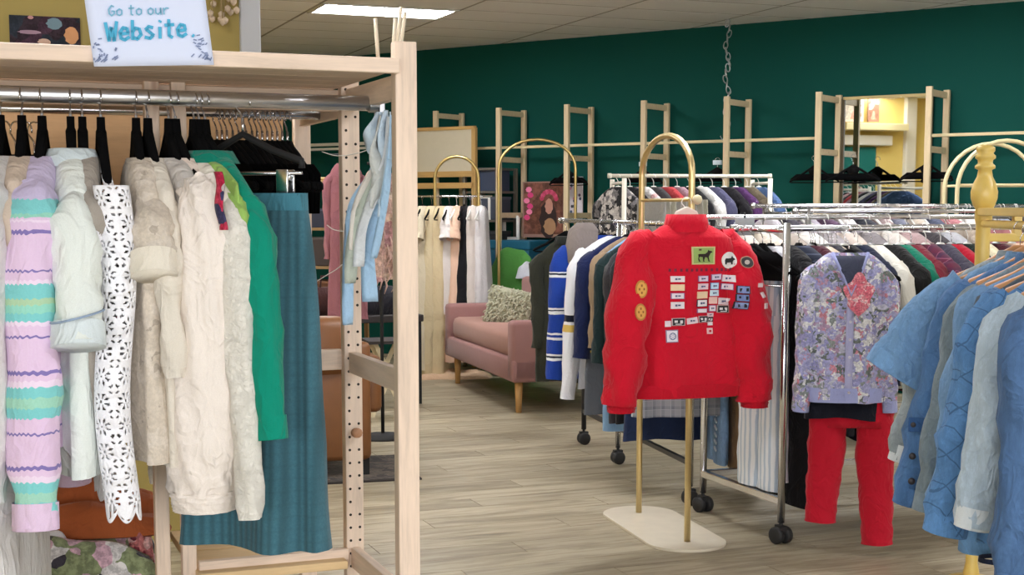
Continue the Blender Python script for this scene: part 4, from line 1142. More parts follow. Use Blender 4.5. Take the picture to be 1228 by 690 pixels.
# ------------------------------------------------------------------ things seen through the shelf unit
c = at(402, 430, 7.4); H_ = at(400, 378, 7.4).z
ac = thing('leather_chair', 'brown leather armchair seen between the teal skirt and the perforated post', 'chair', (c.x-.12, c.y+.1, 0), .3)
LEA = plain((122, 78, 42), .45, 0, .12)
rbox((0, -.22, .40), (.5, .1, .62), 'back_panel', LEA, ac, .03)
MB().rings([[Vector((.2*cos(a)*s_-.0, -.2+.09*sin(a)*s_, .55+(H_-.55)*q)) for a in [2*pi*k/20 for k in range(20)]] for s_, q in ((1, 0), (1, .5), (.97, .8), (.8, .95), (.4, 1))], True, True).build('headrest', LEA, ac)
rbox((0, .15, .42), (.5, .6, .16), 'seat', LEA, ac, .04)
for x in (-.27, .27): rbox((x, .1, .48), (.1, .62, .3), 'arm', LEA, ac, .03)
for x in (-.22, .22):
    for y in (-.22, .4): MB().box((x, y, .12), (.04, .04, .24)).build('leg', BLACK, ac, False)
c = on_floor(430, 578)
rug = thing('dark_rug', 'corner of a dark patterned rug under the leather armchair', 'rug', (c.x-.35, c.y+.25, 0), A1-.1)
MB().box((0, 0, .005), (1.15, .7, .01)).build('rug_body', print_cloth(((0, (72, 66, 62)), (.5, (96, 86, 78)), (.8, (54, 50, 50))), 16, .6), rug, False)
MB().box((0, 0, .004), (1.19, .74, .008)).build('rug_border', plain((46, 40, 38), .9), rug, False)
c = at(392, 300, 10.5); H1 = at(392, 226, 10.5).z
shelf_unit('wooden open shelf of dark stock seen left of the perforated post', (c.x, c.y, 0), -.2, .5, .32, (.2, .62, .98, 1.26, H1), wood((150, 120, 78), 'z'))
for k, (z, col_, nm, w) in enumerate(((1.27, (40, 46, 66), 'navy blue box on the wooden shelf behind the ribbons', .36), (.99, (62, 52, 50), 'dark brown box on the wooden shelf behind the ribbons', .4), (.63, (96, 58, 34), 'rust brown box on the wooden shelf behind the ribbons', .42), (.21, (30, 28, 30), 'black box at the bottom of the wooden shelf behind the ribbons', .4))):
    t = thing('storage_box', nm, 'box', (c.x, c.y, z-.01), -.2); hh = (.13, .2, .24, .3)[k]
    MB().box((0, 0, hh/2), (w, .26, hh)).build('box_body', plain(col_, .7), t, False, bevel=.006); MB().box((0, 0, hh), (w+.01, .27, .02)).build('lid', plain(tuple(x+24 for x in col_), .7), t, False, bevel=.004)
t = thing('wicker_basket', 'low tan wicker basket on top of the wooden shelf', 'basket', (at(390, 300, 10.5).x, 10.5, H1))
for k in range(4): MB().tube([((.075+.004*k)*1.3*cos(a), (.075+.004*k)*sin(a), .012+.019*k) for a in [2*pi*i/20 for i in range(20)]], .011, 7, closed=True).build('wicker_coil', plain((206, 172, 124), .8), t)
# rose dress + pale pink feathered piece on a slim stand, folding easel
c = at(412, 300, 9.2)
make_top('rose_dress', 'dusty rose long dress seen left of the perforated post', 'dress', (c.x+.02, 9.2, at(412, 196, 9.2).z), .2, fabric((148, 96, 104), .1), L=1.0, sh=.1, hem=.13, d=.05, sleeve='long', sr=.035, splay=.02, seed=51)
c = at(456, 300, 8.6)
ft = make_top('peach_tulle_top', 'peach and pink tulle garment hanging behind the blue ribbons', 'dress', (c.x, 8.6, at(456, 205, 8.6).z), .25, print_cloth(((0, (214, 180, 164)), (.4, (196, 160, 150)), (.7, (220, 196, 176)), (.9, (186, 140, 140))), 14, .8), L=.66, sh=.09, hem=.12, d=.05, sleeve=None, seed=52, fold=.02)
m = MB()
for i in range(60):
    a = rnd.uniform(-.1, .1); z = rnd.uniform(-.64, -.1); m.tube([(a, -.055, z), (a+.01, -.07, z-.05), (a+rnd.uniform(-.02, .02), -.06, z-.1)], [.004, .006, .002], 5)
s_ = m.build('feather_fringe', furry((226, 196, 180), (190, 150, 146)), ft); s_['kind'] = 'stuff'
for (px, pz, Y, lab) in ((412, 186, 9.2, 'slim black stand pole carrying the rose dress'), (456, 196, 8.6, 'slim black stand pole carrying the peach tulle garment')):
    p = at(px, pz, Y)
    t = thing('dress_stand', lab, 'stand', (p.x, Y, 0)); MB().tube([(0, 0, 0), (0, 0, p.z)], .011, 8).build('pole', BLACK, t); MB().lathe([(.16, 0), (.16, .012), (.03, .03)], n=20).build('foot', BLACK, t)
    MB().tube([(-.08, 0, p.z), (.08, 0, p.z)], .009, 8).build('shoulder_bar', BLACK, t)
c = at(463, 350, 9.6)
ea = thing('folding_stool', 'folding stool with pale crossed legs behind the pine post', 'stool', (c.x, 9.6, 0), .3)
for y in (-.12, .12):
    MB().bar((-.13, y, 0), (.1, y, .5), .028, .02, (0, 1, 0)).build('leg', wood((214, 200, 166), 'z'), ea, False)
    MB().bar((.13, y*.8, 0), (-.1, y*.8, .5), .028, .02, (0, 1, 0)).build('leg', wood((214, 200, 166), 'z'), ea, False)
MB().box((0, 0, .505), (.3, .3, .02)).build('seat', plain((52, 46, 44), .8), ea, False)
c = at(425, 360, 10.0)
bn = thing('dark_bench', 'low dark bench with black legs under the hanging dresses', 'bench', (c.x, 10.1, 0), A1)
MB().box((0, 0, .62), (.9, .35, .05)).build('bench_top', plain((40, 34, 34), .6), bn, False, bevel=.006)
for x in (-.42, .42):
    for y in (-.14, .14): MB().box((x, y, .3), (.035, .035, .6)).build('leg', BLACK, bn, False)
for x, col_, nm in ((-.2, (66, 40, 40), 'maroon bag on the dark bench'), (.15, (44, 44, 52), 'charcoal bag on the dark bench')):
    p = Vector((c.x, 10.1, 0))+E1*x
    t = thing('fabric_bag', nm, 'bag', (p.x, p.y, .645), A1)
    MB().rings([ring(.13, .07, .0), ring(.14, .075, .1), ring(.12, .06, .2)], True, True).build('bag_body', fabric(col_), t)
    MB().tube([(-.06, 0, .19), (-.05, 0, .28), (.05, 0, .28), (.06, 0, .19)], .007, 6).build('handle', fabric(col_), t)
# ================================================================== rolling racks
def caster(par, x, y):
    o = MB().lathe([(.030, -.014), (.036, -.010), (.036, .010), (.030, .014)], n=20).mesh('caster', RUBBER)
    for s in (-.02, .02):
        w = link('caster', o, par); w.location = (x+s, y, .036); w.rotation_euler = (0, pi/2, .3)
    MB().box((x, y, .062), (.03, .05, .03)).tube([(x, y, .06), (x, y, .1)], .008, 8).build('caster_fork', RUBBER, par, False)
def rolling_rack(label, foot, rz, depth, length, rails, H, pole_r=.016, mat=CHROME, low=.18, ext=.1):
    """foot = front left caster; local x along the rails, y to the rear pole"""
    t = thing('rolling_rack', label, 'clothes rack', foot, rz)
    for x in (0, length):
        for y in ((0, depth) if depth else (0,)):
            MB().tube([(x, y, .09), (x, y, H)], pole_r, 14).build('upright', mat, t)
            caster(t, x, y)
        if depth:
            MB().bar((x, 0, low), (x, depth, low), .03, .03).build('base_bar', mat, t, False, bevel=.003)
            MB().tube([(x, 0, H-.03), (x, depth, H-.03)], .011, 10).build('top_bar', mat, t)
    for y in ((0, depth) if depth else (0,)): MB().bar((0, y, low), (length, y, low), .03, .03).build('base_bar', mat, t, False, bevel=.003) if y else None
    for y, z, r in rails:
        MB().tube([(-ext, y, z), (length+ext, y, z)], r, 14).build('hanging_rail', mat, t)
        for x in (-ext, length+ext): MB().tube([(x-.012, y, z), (x+.012, y, z)], r*1.35, 14).build('end_cap', mat, t)
    return t
def onrail(o, rz, x, y): return Vector((o.x+cos(rz)*x-sin(rz)*y, o.y+sin(rz)*x+cos(rz)*y, 0))
def rack_item(rack_o, rz, x, y, zr, rr, fn, name, label, rot=0, hstyle='black', hgroup=None, hlabel=None, dz=0.0, **k):
    p = onrail(rack_o, rz, x, y); p.z = zr+rr-HZ-.003
    r_ = rz-pi/2+radians(rot)
    if hlabel: hanger(p, r_, hlabel, hgroup, hstyle)
    if fn is make_top: return make_top(name, label, k.pop('cat', 'top'), p+Vector((0, 0, dz)), r_, k.pop('mat'), **k)
    return fn(name, label, p+Vector((0, 0, dz-.09)), r_, k.pop('mat'), **k)

# ---- rack A: in-line rack running towards the camera behind the red jacket
fA = on_floor(700, 533); fA2 = on_floor(749, 556); fA3 = on_floor(838, 612)
dA = fA3-fA; rotA = atan2(dA.y, dA.x); LA = dA.length-.12; rA_z = 1.325
tA = thing('rolling_rack', 'chrome rolling rack with black casters running back behind the red jacket', 'clothes rack', fA, rotA)
for x in (0, (fA2-fA).length, LA):
    MB().tube([(x, 0, .09), (x, 0, rA_z)], .015, 14).build('upright', CHROME if x else plain((40, 40, 42), .4), tA); caster(tA, x, 0)
MB().tube([(-.52, 0, rA_z), (LA+.02, 0, rA_z)], .0135, 14).build('hanging_rail', CHROME, tA)
for x in (-.52, LA+.02): MB().tube([(x-.012, 0, rA_z), (x+.012, 0, rA_z)], .02, 14).build('end_cap', CHROME, tA)
MB().bar((0, 0, .2), (LA, 0, .2), .022, .022).build('base_bar', plain((44, 44, 46), .4), tA, False)
RA = dict(rack_o=fA, rz=rotA, y=0, zr=rA_z, rr=.0135)
HA = dict(hgroup='hangers on the rack behind the red jacket')
def hl(what): return 'hanger holding the '+what
rack_item(x=-.40, dz=-.05, **RA, fn=make_top, name='olive_coat', label='dark olive military coat with pale buttons at the rail end', cat='coat', mat=fabric((52, 54, 46), .18), L=.87, sh=.165, hem=.185, d=.05, sl=.58, sr=.05, splay=.01, seed=61, buttons=(plain((160, 156, 140), .4), 7), collar=(fabric((40, 42, 38)), .05), rot=172, drop=.08, wrk=.014, hlabel=hl('dark olive coat'), **HA)
JB = bands(((0, (30, 62, 150)), (.20, (226, 228, 232)), (.208, (40, 50, 70)), (.218, (226, 228, 232)), (.232, (30, 62, 150)), (.40, (226, 228, 232)), (.41, (40, 50, 70)), (.42, (226, 228, 232)), (.435, (30, 62, 150)), (.54, (226, 228, 232)), (.55, (30, 62, 150)), (.565, (226, 228, 232)), (.58, (30, 62, 150)), (.66, (226, 228, 232)), (.67, (40, 50, 70)), (.68, (226, 228, 232)), (.695, (30, 62, 150)), (.9, (30, 62, 150))))
GHD = fabric((132, 122, 118), .12)
j = rack_item(x=.36, **RA, fn=make_top, name='hockey_jersey', label='royal blue jersey with paired white stripes and a grey hood', cat='jersey', mat=JB, L=.80, sh=.22, hem=.24, d=.05, sl=.72, sr=.08, splay=.06, seed=62, rot=186, drop=.085, wrk=.012, hlabel=hl('blue striped jersey'), **HA)
MB().rings(wr([ring(.04, .04, .07, -.12, -.03), ring(.085, .06, .03, -.13, -.03), ring(.09, .065, -.06, -.15, -.045), ring(.06, .05, -.15, -.17, -.05), ring(.02, .02, -.19, -.18, -.05)], .01), True, True).build('hood', GHD, j)
rack_item(x=.62, **RA, fn=make_top, name='white_varsity_sweater', label='white sweater whose sleeve carries a navy and a mustard band', cat='sweater', mat=fabric((226, 228, 236), .05), L=.83, sh=.205, hem=.225, d=.05, sl=.80, sr=.06, splay=.075, seed=63, rot=184, drop=.085, wrk=.012, smat=bands(((0, (226, 228, 236)), (.425, (22, 26, 44)), (.46, (226, 228, 236)), (.475, (206, 176, 96)), (.515, (226, 228, 236)), (1, (226, 228, 236)))), hlabel=hl('white banded sweater'), **HA)
rack_item(x=.80, **RA, fn=make_top, name='navy_sweater', label='navy sweater with a thin mustard line and a grey lower half', cat='sweater', mat=bands(((0, (24, 34, 74)), (.60, (212, 178, 92)), (.612, (92, 96, 104)), (1, (92, 96, 104)))), L=.95, sh=.2, hem=.235, d=.05, sl=.56, sr=.062, splay=.055, seed=64, rot=182, drop=.085, wrk=.012, smat=fabric((24, 34, 74)), hlabel=hl('navy sweater'), **HA)
rack_item(x=.93, **RA, fn=make_top, name='tan_jacket', label='tan suede jacket wedged right of the navy sweater', cat='jacket', mat=fabric((150, 128, 104), .12), L=.6, sh=.19, hem=.2, d=.03, sl=.5, sr=.045, splay=.03, seed=65, rot=182, drop=.08, hlabel=hl('tan jacket'), **HA)
rack_item(x=1.02, **RA, fn=make_top, name='pale_blue_shirt', label='pale blue shirt hem peeking out below the grey sweater half', cat='shirt', mat=fabric((128, 164, 200), .1), L=1.0, sh=.18, hem=.2, d=.03, sl=.5, sr=.04, splay=.02, seed=67, rot=182, drop=.08, hlabel=hl('pale blue shirt'), **HA)
rack_item(x=1.10, **RA, fn=make_top, name='bottle_green_cardigan', label='bottle green cardigan just left of the red jacket', cat='cardigan', mat=fabric((26, 44, 46), .12), L=.82, sh=.2, hem=.21, d=.035, sl=.56, sr=.055, splay=.045, seed=66, rot=182, drop=.08, hlabel=hl('bottle green cardigan'), **HA)
rest_A = [(1.20, 'charcoal_jacket', 'charcoal grey jacket behind the left sleeve of the red jacket', (52, 50, 54), .94, 'jacket'), (1.32, 'black_dress', 'black dress hanging behind the red jacket', (26, 26, 30), .92, 'dress'),
          (1.44, 'navy_dress', 'dark navy denim dress with the lowest hem behind the red jacket', (34, 46, 76), .99, 'dress')]
for x, nm, lab, c_, L, ct in rest_A:
    rack_item(x=x, **RA, fn=make_top, name=nm, label=lab, cat=ct, mat=fabric(c_, .12), L=L, sh=.19, hem=.22, d=.04, sleeve='long', sl=.55, sr=.05, splay=.02, seed=int(x*100), rot=182, drop=.08, hlabel=hl(' '.join(lab.split(' ')[:2])+' garment behind the red jacket'), **HA)
p = onrail(fA, rotA, 1.60, 0)
make_skirt('plaid_skirt', 'grey plaid skirt showing below the hem of the red jacket', (p.x, p.y, 1.02), rotA+pi/2-.05, plaid((150, 152, 158), (118, 122, 132), (176, 178, 184), .045), L=.62, w=.18, hem=.225, d=.03, dhem=.045, seed=9)
hanger((p.x, p.y, 1.325+.0135-HZ-.003), rotA+pi/2-.05, hl('grey plaid skirt'), 'hangers on the rack behind the red jacket', 'black')
for k, (x, nm, lab, m_, L) in enumerate(((.80, 'blue_jeans', 'pale blue jeans with a laced side seam', denim((120, 150, 186)), 1.06), (.92, 'brown_trousers', 'camel brown trousers beside the laced jeans', fabric((132, 104, 76), .12), 1.08), (1.02, 'black_trousers', 'black trousers between the camel pair and the white ones', fabric((20, 20, 24), .1), 1.1))):
    pz = at((862, 880, 902)[k], 300, 6.95)
    tt = make_pants(nm, lab, (pz.x, pz.y, 1.215), AN+radians(-14), m_, L=L, w=.15, leg=.085, d=.03, seed=70+k, flare=1.0)
    hanger((pz.x, pz.y, 1.24), AN+radians(-14), hl(lab.split(' with')[0].split(' be')[0]), 'hangers on the left end of the double chrome rack', 'black')
    if k == 0:
        lm = MB()
        for i in range(16): lm.bar((.10, -.035, -.45-i*.035), (.13, -.034, -.465-i*.035), .006, .012)
        lm.build('lacing', plain((206, 220, 236), .7), tt, False)

# ---- rack B: double-rail chrome rack on the right
fB = on_floor(936, 652); fBr = on_floor(843, 614)
dB = fBr-fB; depB = dB.length; rotB = atan2(dB.y, dB.x)-pi/2
rotB = A1*.5+rotB*.5
LB = 2.0
rolling_rack('large double-rail chrome rolling rack filled with clothes at right', fB, rotB, depB, LB, [(.22, 1.315, .0135), (depB, 1.36, .0125)], 1.34, ext=.12)
tb = COL.objects.get('rolling_rack')
RB = dict(rack_o=fB, rz=rotB, y=.22, zr=1.315, rr=.0135); RBr = dict(rack_o=fB, rz=rotB, y=depB, zr=1.36, rr=.0125)
HB = dict(hgroup='hangers on the front rail of the double chrome rack')
def stripes_v(): return stripes((222, 224, 228), (176, 190, 206), .03, .6, 0)
rack_item(x=.02, **RB, fn=make_pants, name='striped_trousers', label='white and pale blue striped trousers at the left rail end', mat=stripes_v(), L=.95, w=.13, leg=.075, d=.028, seed=80, rot=4, hlabel=hl('striped white trousers'), **HB)
rack_item(x=.06, **RB, fn=make_top, name='white_long_dress', label='long white dress beside the striped trousers', cat='dress', mat=fabric((214, 214, 220), .06), L=1.0, sh=.12, hem=.15, d=.03, sleeve=None, seed=81, rot=4, hlabel=hl('long white dress'), **HB)
for i, x in enumerate((-.1, -.07, -.03)):
    p = onrail(fB, rotB, x, .22); p.z = 1.315+.0135-HZ-.003
    t = hanger(p+Vector((0, -.02*i, 0)), rotB-pi/2+radians(30-8*i), ORD[i]+' empty black hanger at the left end of the double chrome rack', 'empty black hangers at the rack end', 'black', True)
    MB().rings([ring(.13, .006, -.02), ring(.2, .009, -.06), ring(.2, .009, -.14)], True, True).build('hanger_wing', BLACKV, t)
    MB().tube([(-.19, 0, -.16), (.19, 0, -.16)], .005, 8).build('trouser_bar', CHROME, t)
rack_item(x=.13, **RB, fn=make_top, name='black_gown', label='long black gown just right of the chrome upright', cat='dress', mat=fabric((18, 17, 20), .1), L=1.1, sh=.18, hem=.22, d=.05, sl=.5, sr=.045, splay=.02, seed=82, hlabel=hl('long black gown'), **HB)
rack_item(x=.20, **RB, fn=make_top, name='navy_striped_top', label='navy top with fine stripes left of the floral cardigan', cat='top', mat=stripes((26, 32, 50), (66, 72, 92), .03, .8, 2), L=.7, sh=.19, hem=.2, d=.04, sl=.5, sr=.045, splay=.02, seed=83, hlabel=hl('navy striped top'), **HB)
rack_item(x=.27, **RB, fn=make_top, name='burgundy_dress', label='dark burgundy dress behind the floral cardigan', cat='dress', mat=fabric((70, 26, 40), .12), L=1.1, sh=.18, hem=.2, d=.035, sleeve=None, seed=84, hlabel=hl('dark burgundy dress'), **HB)
BG = [(.36, 'charcoal_blazer', 'charcoal blazer right behind the floral cardigan', 'blazer', (44, 44, 52), .8), (.43, 'black_cardigan', 'black cardigan right of the charcoal blazer', 'cardigan', (20, 20, 24), .8),
      (.50, 'midnight_jacket', 'midnight blue jacket touching the floral cardigan at right', 'jacket', (28, 34, 56), .85), (.57, 'ivory_cardigan', 'ivory cardigan between the midnight jacket and the black blouse', 'cardigan', (226, 222, 210), .62),
      (.66, 'black_blouse', 'black blouse right of the ivory cardigan', 'blouse', (22, 22, 22), .62), (.72, 'jade_top', 'jade green top peeking out left of the wine red ones', 'top', (16, 112, 88), .6),
      (.78, 'wine_blouse', 'wine red blouse right of the jade green top', 'blouse', (112, 34, 48), .66), (.86, 'plum_shirt', 'plum checked shirt between the wine and the scarlet tops', 'shirt', None, .66),
      (.94, 'slate_top', 'slate top behind the plum checked shirt', 'top', (66, 62, 76), .6), (1.0, 'scarlet_sweater', 'scarlet sweater sloping above the denim jackets', 'sweater', (172, 24, 46), .6),
      (1.09, 'forest_blouse', 'forest green and black blouse right of the scarlet sweater', 'blouse', (26, 38, 32), .6), (1.16, 'cream_ruffle_blouse', 'cream ruffled blouse near the gold post', 'blouse', (224, 212, 180), .6),
      (1.25, 'maroon_top', 'maroon top directly left of the gold post', 'top', (72, 28, 38), .6), (1.34, 'peach_blouse', 'peach blouse behind the gold post', 'blouse', (222, 188, 166), .6),
      (1.43, 'lemon_blouse', 'lemon yellow blouse right of the gold post', 'blouse', (222, 206, 120), .6), (1.52, 'rose_knit', 'pale rose knit at the far right behind the denim', 'sweater', (214, 190, 180), .6)]
for i, (x, nm, lab, ct, c_, L) in enumerate(BG):
    mt = plaid((92, 36, 58), (70, 40, 66), (150, 90, 110), .06) if c_ is None else fabric(c_, .14)
    rack_item(x=x, **RB, fn=make_top, name=nm, label=lab, cat=ct, mat=mt, L=L, sh=.2, hem=.215, d=.04, sl=.52, sr=.05, splay=.05, seed=90+i, rot=rnd.uniform(-6, 6), drop=.075,
              hlabel=hl(nm.replace('_', ' ')), hstyle='white' if i % 3 else 'steel', **HB)
HBR = dict(hgroup='hangers on the rear rail of the double chrome rack')
cols = [((222, 214, 204), 'pale sand'), ((190, 180, 170), 'taupe'), ((206, 196, 182), 'oatmeal'), ((160, 150, 140), 'mushroom'), ((220, 216, 210), 'off-white'), ((150, 144, 146), 'ash grey'), ((200, 186, 176), 'dusty beige'), ((128, 122, 124), 'dark grey'), ((212, 204, 196), 'chalk'), ((176, 150, 150), 'old rose'), ((70, 66, 70), 'graphite'), ((190, 190, 196), 'silver grey')]
for i, (c_, nm) in enumerate(cols):
    rack_item(x=.06+.115*i, **RBr, fn=make_top, name='rear_rail_blouse', label=nm+' blouse on the rear rail of the double rack', cat='blouse', mat=fabric(c_, .14), L=.7, sh=.19, hem=.2, d=.04, sl=.52, sr=.045, splay=.02, seed=110+i, rot=rnd.uniform(-6, 6),
              hlabel=hl(nm+' blouse'), hstyle='white', **HBR)
for i in range(7):
    p = onrail(fB, rotB, .26+.022*i, .22); p.z = 1.315+.0135-HZ-.003
    t = hanger(p, rotB-pi/2+radians(rnd.uniform(-5, 5)), ORD[i]+' empty beige flocked hanger in the stack above the floral cardigan', 'stack of empty beige hangers', 'steel')
    MB().rings([ring(.05, .005, -.004, n=20), ring(.17, .009, -.045, n=20), ring(.2, .009, -.075, n=20)], True, True).build('hanger_wing', plain((196, 178, 158), .8), t)

# floral cardigan and red trousers, face out at the front of rack B
FLO = print_cloth(((0, (168, 168, 208)), (.30, (196, 196, 214)), (.42, (156, 156, 204)), (.54, (226, 226, 226)), (.68, (140, 148, 146)), (.76, (178, 150, 178)), (.86, (206, 140, 154)), (.93, (108, 116, 112))), 44, 1.6, edge_k=.55)
LAV = fabric((160, 166, 212), .1)
pF = at(1018, 300, 5.62); zc = at(1018, 303, 5.62).z; rF = A1-.42
fa_ = onrail(fB, rotB, .42, .22)
MB().tube([(fa_.x, fa_.y, 1.315), (pF.x, pF.y-.02, 1.315), (pF.x, pF.y-.03, 1.325)], .008, 10).build('face_out_arm', CHROME, None)
TA = COL.objects['face_out_arm']; tag(TA, 'short chrome face-out arm from the rail to the floral cardigan', 'rail')
fcg = make_top('floral_cardigan', 'lavender floral cardigan hanging face out over red trousers', 'cardigan', (pF.x, pF.y, zc), rF, FLO, L=.59, sh=.14, hem=.15, d=.055, sl=.58, sr=.045, splay=.035, seed=130, hemband=(.055, LAV), cuff=LAV, drop=.05, neck=.07, fold=.008, placket=fabric((176, 176, 214), .1))
MB().grid(lambda u, v: Vector(((u-.5)*.13*(1-v), -(.036+.03*min(1, v*3))-.0025, -.012-.15*v)), 8, 8).build('inner_top', fabric((62, 66, 84), .15), fcg, thick=.003)
MB().tube([(-.07, -.03, .0), (-.045, -.062, -.06), (0, -.072, -.165), (.045, -.062, -.06), (.07, -.03, 0)], .007, 8).build('neck_edge', LAV, fcg)
MB().prism([(.03+.055*cos(a)*(1+.18*sin(5*a)), -.16+.075*sin(a)*(1+.15*cos(4*a))) for a in [2*pi*i/30 for i in range(30)]], -.0745, -.071).build('pink_flower', print_cloth(((0, (214, 108, 126)), (.6, (226, 140, 150)), (.9, (236, 196, 200))), 60, 1), fcg, False)
for i in range(6):
    q = MB().lathe([(.006, 0), (.006, .003)], n=10).build('button', plain((210, 206, 220), .4), fcg); q.location = (.0, -.070, -.2-.07*i); q.rotation_euler = (pi/2, 0, 0)
hanger((pF.x, pF.y, zc), rF, 'black hanger carrying the lavender floral cardigan', 'hangers on the front rail of the double chrome rack', 'black', True)
REDP = fabric((186, 22, 44), .08)
zw = at(1022, 470, 5.66).z
make_pants('red_trousers', 'straight red trousers under the floral cardigan', (pF.x+.035, pF.y+.03, zw+.06), rF-.1, REDP, L=zw+.06-at(1020, 655, 5.6).z, w=.158, leg=.060, d=.045, seed=131, splay=.02, rise=.2, gap=.012, lens=(.085, 0))
make_top('black_tank', 'black tank top hem showing between the cardigan and the red trousers', 'top', (pF.x+.015, pF.y+.035, zc-.01), rF, fabric((20, 22, 34), .1), L=.655, sh=.11, hem=.17, d=.066, sleeve=None, seed=132)

# ---- rack C: far rack under the wall
oC = at(748, 300, 9.5); oC.z = 0; zC = 1.62; rC = .12
rolling_rack('white rolling rack with a high rail in front of the green wall', oC+Vector((0, -.0, 0)), rC, .42, 1.0, [(.21, zC, .013)], 1.60, mat=paint((214, 208, 192), .03, .4), ext=.06)
RC = dict(rack_o=oC, rz=rC, y=.21, zr=zC, rr=.013)
CC = [('grey patterned', None), ('black', (24, 24, 28)), ('white and pink', 1), ('charcoal', (60, 58, 60)), ('coral red', (176, 62, 66)), ('dusty mauve', (150, 120, 130)), ('ink black', (20, 20, 24)), ('pearl white', (206, 204, 200)), ('indigo grey', (74, 74, 100)), ('jet', (26, 24, 28)), ('deep purple', (72, 40, 84)), ('moss brown', (92, 82, 66)), ('faded blue denim', (72, 96, 136))]
for i, (nm, c_) in enumerate(CC):
    mt = print_cloth(((0, (40, 40, 44)), (.4, (120, 116, 118)), (.7, (196, 190, 186))), 30, .8) if c_ is None else print_cloth(((0, (226, 222, 220)), (.5, (214, 170, 170)), (.8, (236, 232, 228))), 26, .8) if c_ == 1 else fabric(c_, .16)
    rack_item(x=.0+.082*i, **RC, fn=make_top, name='rack_blouse', label=nm+' top on the white rack by the green wall', cat='top', mat=mt, L=.62, sh=.19, hem=.2, d=.035, sl=.5, sr=.045, splay=.04, seed=150+i, rot=28+rnd.uniform(-4, 4), drop=.08,
              hlabel=hl(nm+' top on the white rack'), hstyle='white', hgroup='hangers on the white rack by the green wall')
for i in range(9):
    p = onrail(oC, rC, .18+.035*i, -.25)
    make_skirt('clipped_skirt', ORD[i]+' grey pleated skirt clipped in a row below the white rack rail', (p.x-.05, p.y, at(800, 240, p.y).z), AN+radians(38), fabric((150+6*(i % 3), 146+6*(i % 3), 140), .12), L=.5, w=.1, hem=.12, d=.012, dhem=.02, group='grey skirts clipped in a row', seed=i) if i < 9 else None

# ---- rack D: chrome racks deeper in the room, mostly hooks and rails in view
oD = at(968, 300, 8.0); oD.z = 0
rolling_rack('long chrome rolling rack crowded with white hangers before the mirror', oD, A1*.85, .5, 2.0, [(0, 1.385, .013), (.5, 1.415, .013)], 1.40, ext=.08)
dc = [(196, 190, 196), (60, 56, 66), (168, 160, 170), (84, 60, 84), (206, 200, 196), (40, 42, 52), (150, 130, 130), (110, 112, 128), (190, 176, 160), (70, 76, 96), (180, 120, 124), (214, 210, 206), (96, 84, 80), (140, 146, 160), (52, 40, 50), (200, 190, 180)]
dn = ['pearl grey', 'slate violet', 'lilac grey', 'aubergine', 'milk white', 'ink blue', 'mocha rose', 'steel blue', 'wheat', 'storm blue', 'salmon', 'snow white', 'umber', 'cloud blue', 'black plum', 'linen']
for i, (c_, nm) in enumerate(zip(dc, dn)):
    for row, y, z in ((0, 0, 1.385), (1, .5, 1.415)):
        if row == 0 and i % 2: continue
        rack_item(x=.02+.125*i, rack_o=oD, rz=A1*.85, y=y, zr=z, rr=.013, fn=make_top, name='rack_shirt', label=nm+(' shirt on the front' if row == 0 else ' shirt on the back')+' rail of the rack before the mirror', cat='shirt', mat=fabric(c_, .14), L=.66, sh=.19, hem=.2, d=.04, sl=.5, sr=.045, splay=.02, seed=170+i+40*row, rot=rnd.uniform(-6, 6),
                  hlabel='white hanger holding the '+nm+(' shirt on the front' if row == 0 else ' shirt on the back')+' rail before the mirror', hstyle='white', hgroup='white hangers on the rack before the mirror')
for i in range(22):
    p = onrail(oD, A1*.85, .06+.085*i, .5); p.z = 1.415+.013-HZ-.003
    hanger(p, A1*.85-pi/2+radians(rnd.uniform(-6, 6)), ORD[i]+' empty white hanger on the back rail before the mirror', 'white hangers on the rack before the mirror', 'white')

# ---- pale gold double arch rack in front of the mirror's right
cE = at(1203, 300, 9.15)
arE = thing('double_arch_rack', 'cream gold clothes rack with two parallel arched ends right of the mirror', 'garment rack', (cE.x, cE.y, 0), -.1)
CG = plain((222, 206, 160), .35)
for y in (0, .42):
    R, h, hs = .30, 1.83, 1.52
    path = [(-R, y, 0), (-R, y, hs)]+[(R*cos(a), y, hs+(h-hs)*sin(a)) for a in [pi-pi*i/16 for i in range(1, 16)]]+[(R, y, hs), (R, y, 0)]
    MB().tube(path, .014, 12).build('arch_tube', CG, arE)
    MB().tube([(-R, y, at(1190, 222, cE.y).z), (R, y, at(1190, 222, cE.y).z)], .009, 8).build('shelf_bar', CG, arE)
for x in (-.3, .3): MB().tube([(x, 0, .12), (x, .42, .12)], .01, 8).build('foot_bar', CG, arE)

# ================================================================== red jacket on its gold arch stand
b1, b2 = on_floor(766, 618), on_floor(824, 653)
mid = (b1+b2)/2; av = (b2-b1); aw = av.length; ra = atan2(av.y, av.x)
st = arch_stand('arch_garment_stand', 'gold arch stand with an oval cream base carrying the red jacket', mid, ra, aw, at(800, 163, mid.y).z, 1.435, .0135, GOLD, (aw+.30, .34), knob=True, bend=.55)
RED = fabric((206, 22, 46), .07, 300, fold=.009); RED_D = fabric((190, 18, 40), .07, 300)
pJ = at(826, 262, b2.y-.10); rJ = A1-radians(6)
tipb = mid+av.normalized()*(aw/2+.045)
zJ = at(826, 268, pJ.y).z
pJ = Vector((tipb.x+.0, tipb.y-.015, zJ)); 
JC = at(823, 262, pJ.y); pJ.x = JC.x
jk = thing('red_jacket', 'red windbreaker jacket with rows of sewn-on patches on its back', 'jacket', pJ, rJ)
JL, JSH, JH, JD, JDR = .70, .19, .238, .085, .06
Bd = top_body(JL, JSH, JH, JD, JDR, .07, .0, .010, k=5, seed=5, rows=22, n=64, hem_wave=.004)
Bd = wr(Bd, .020, 4, (8, 8, 5))
MB().rings(Bd).build('body', RED, jk)
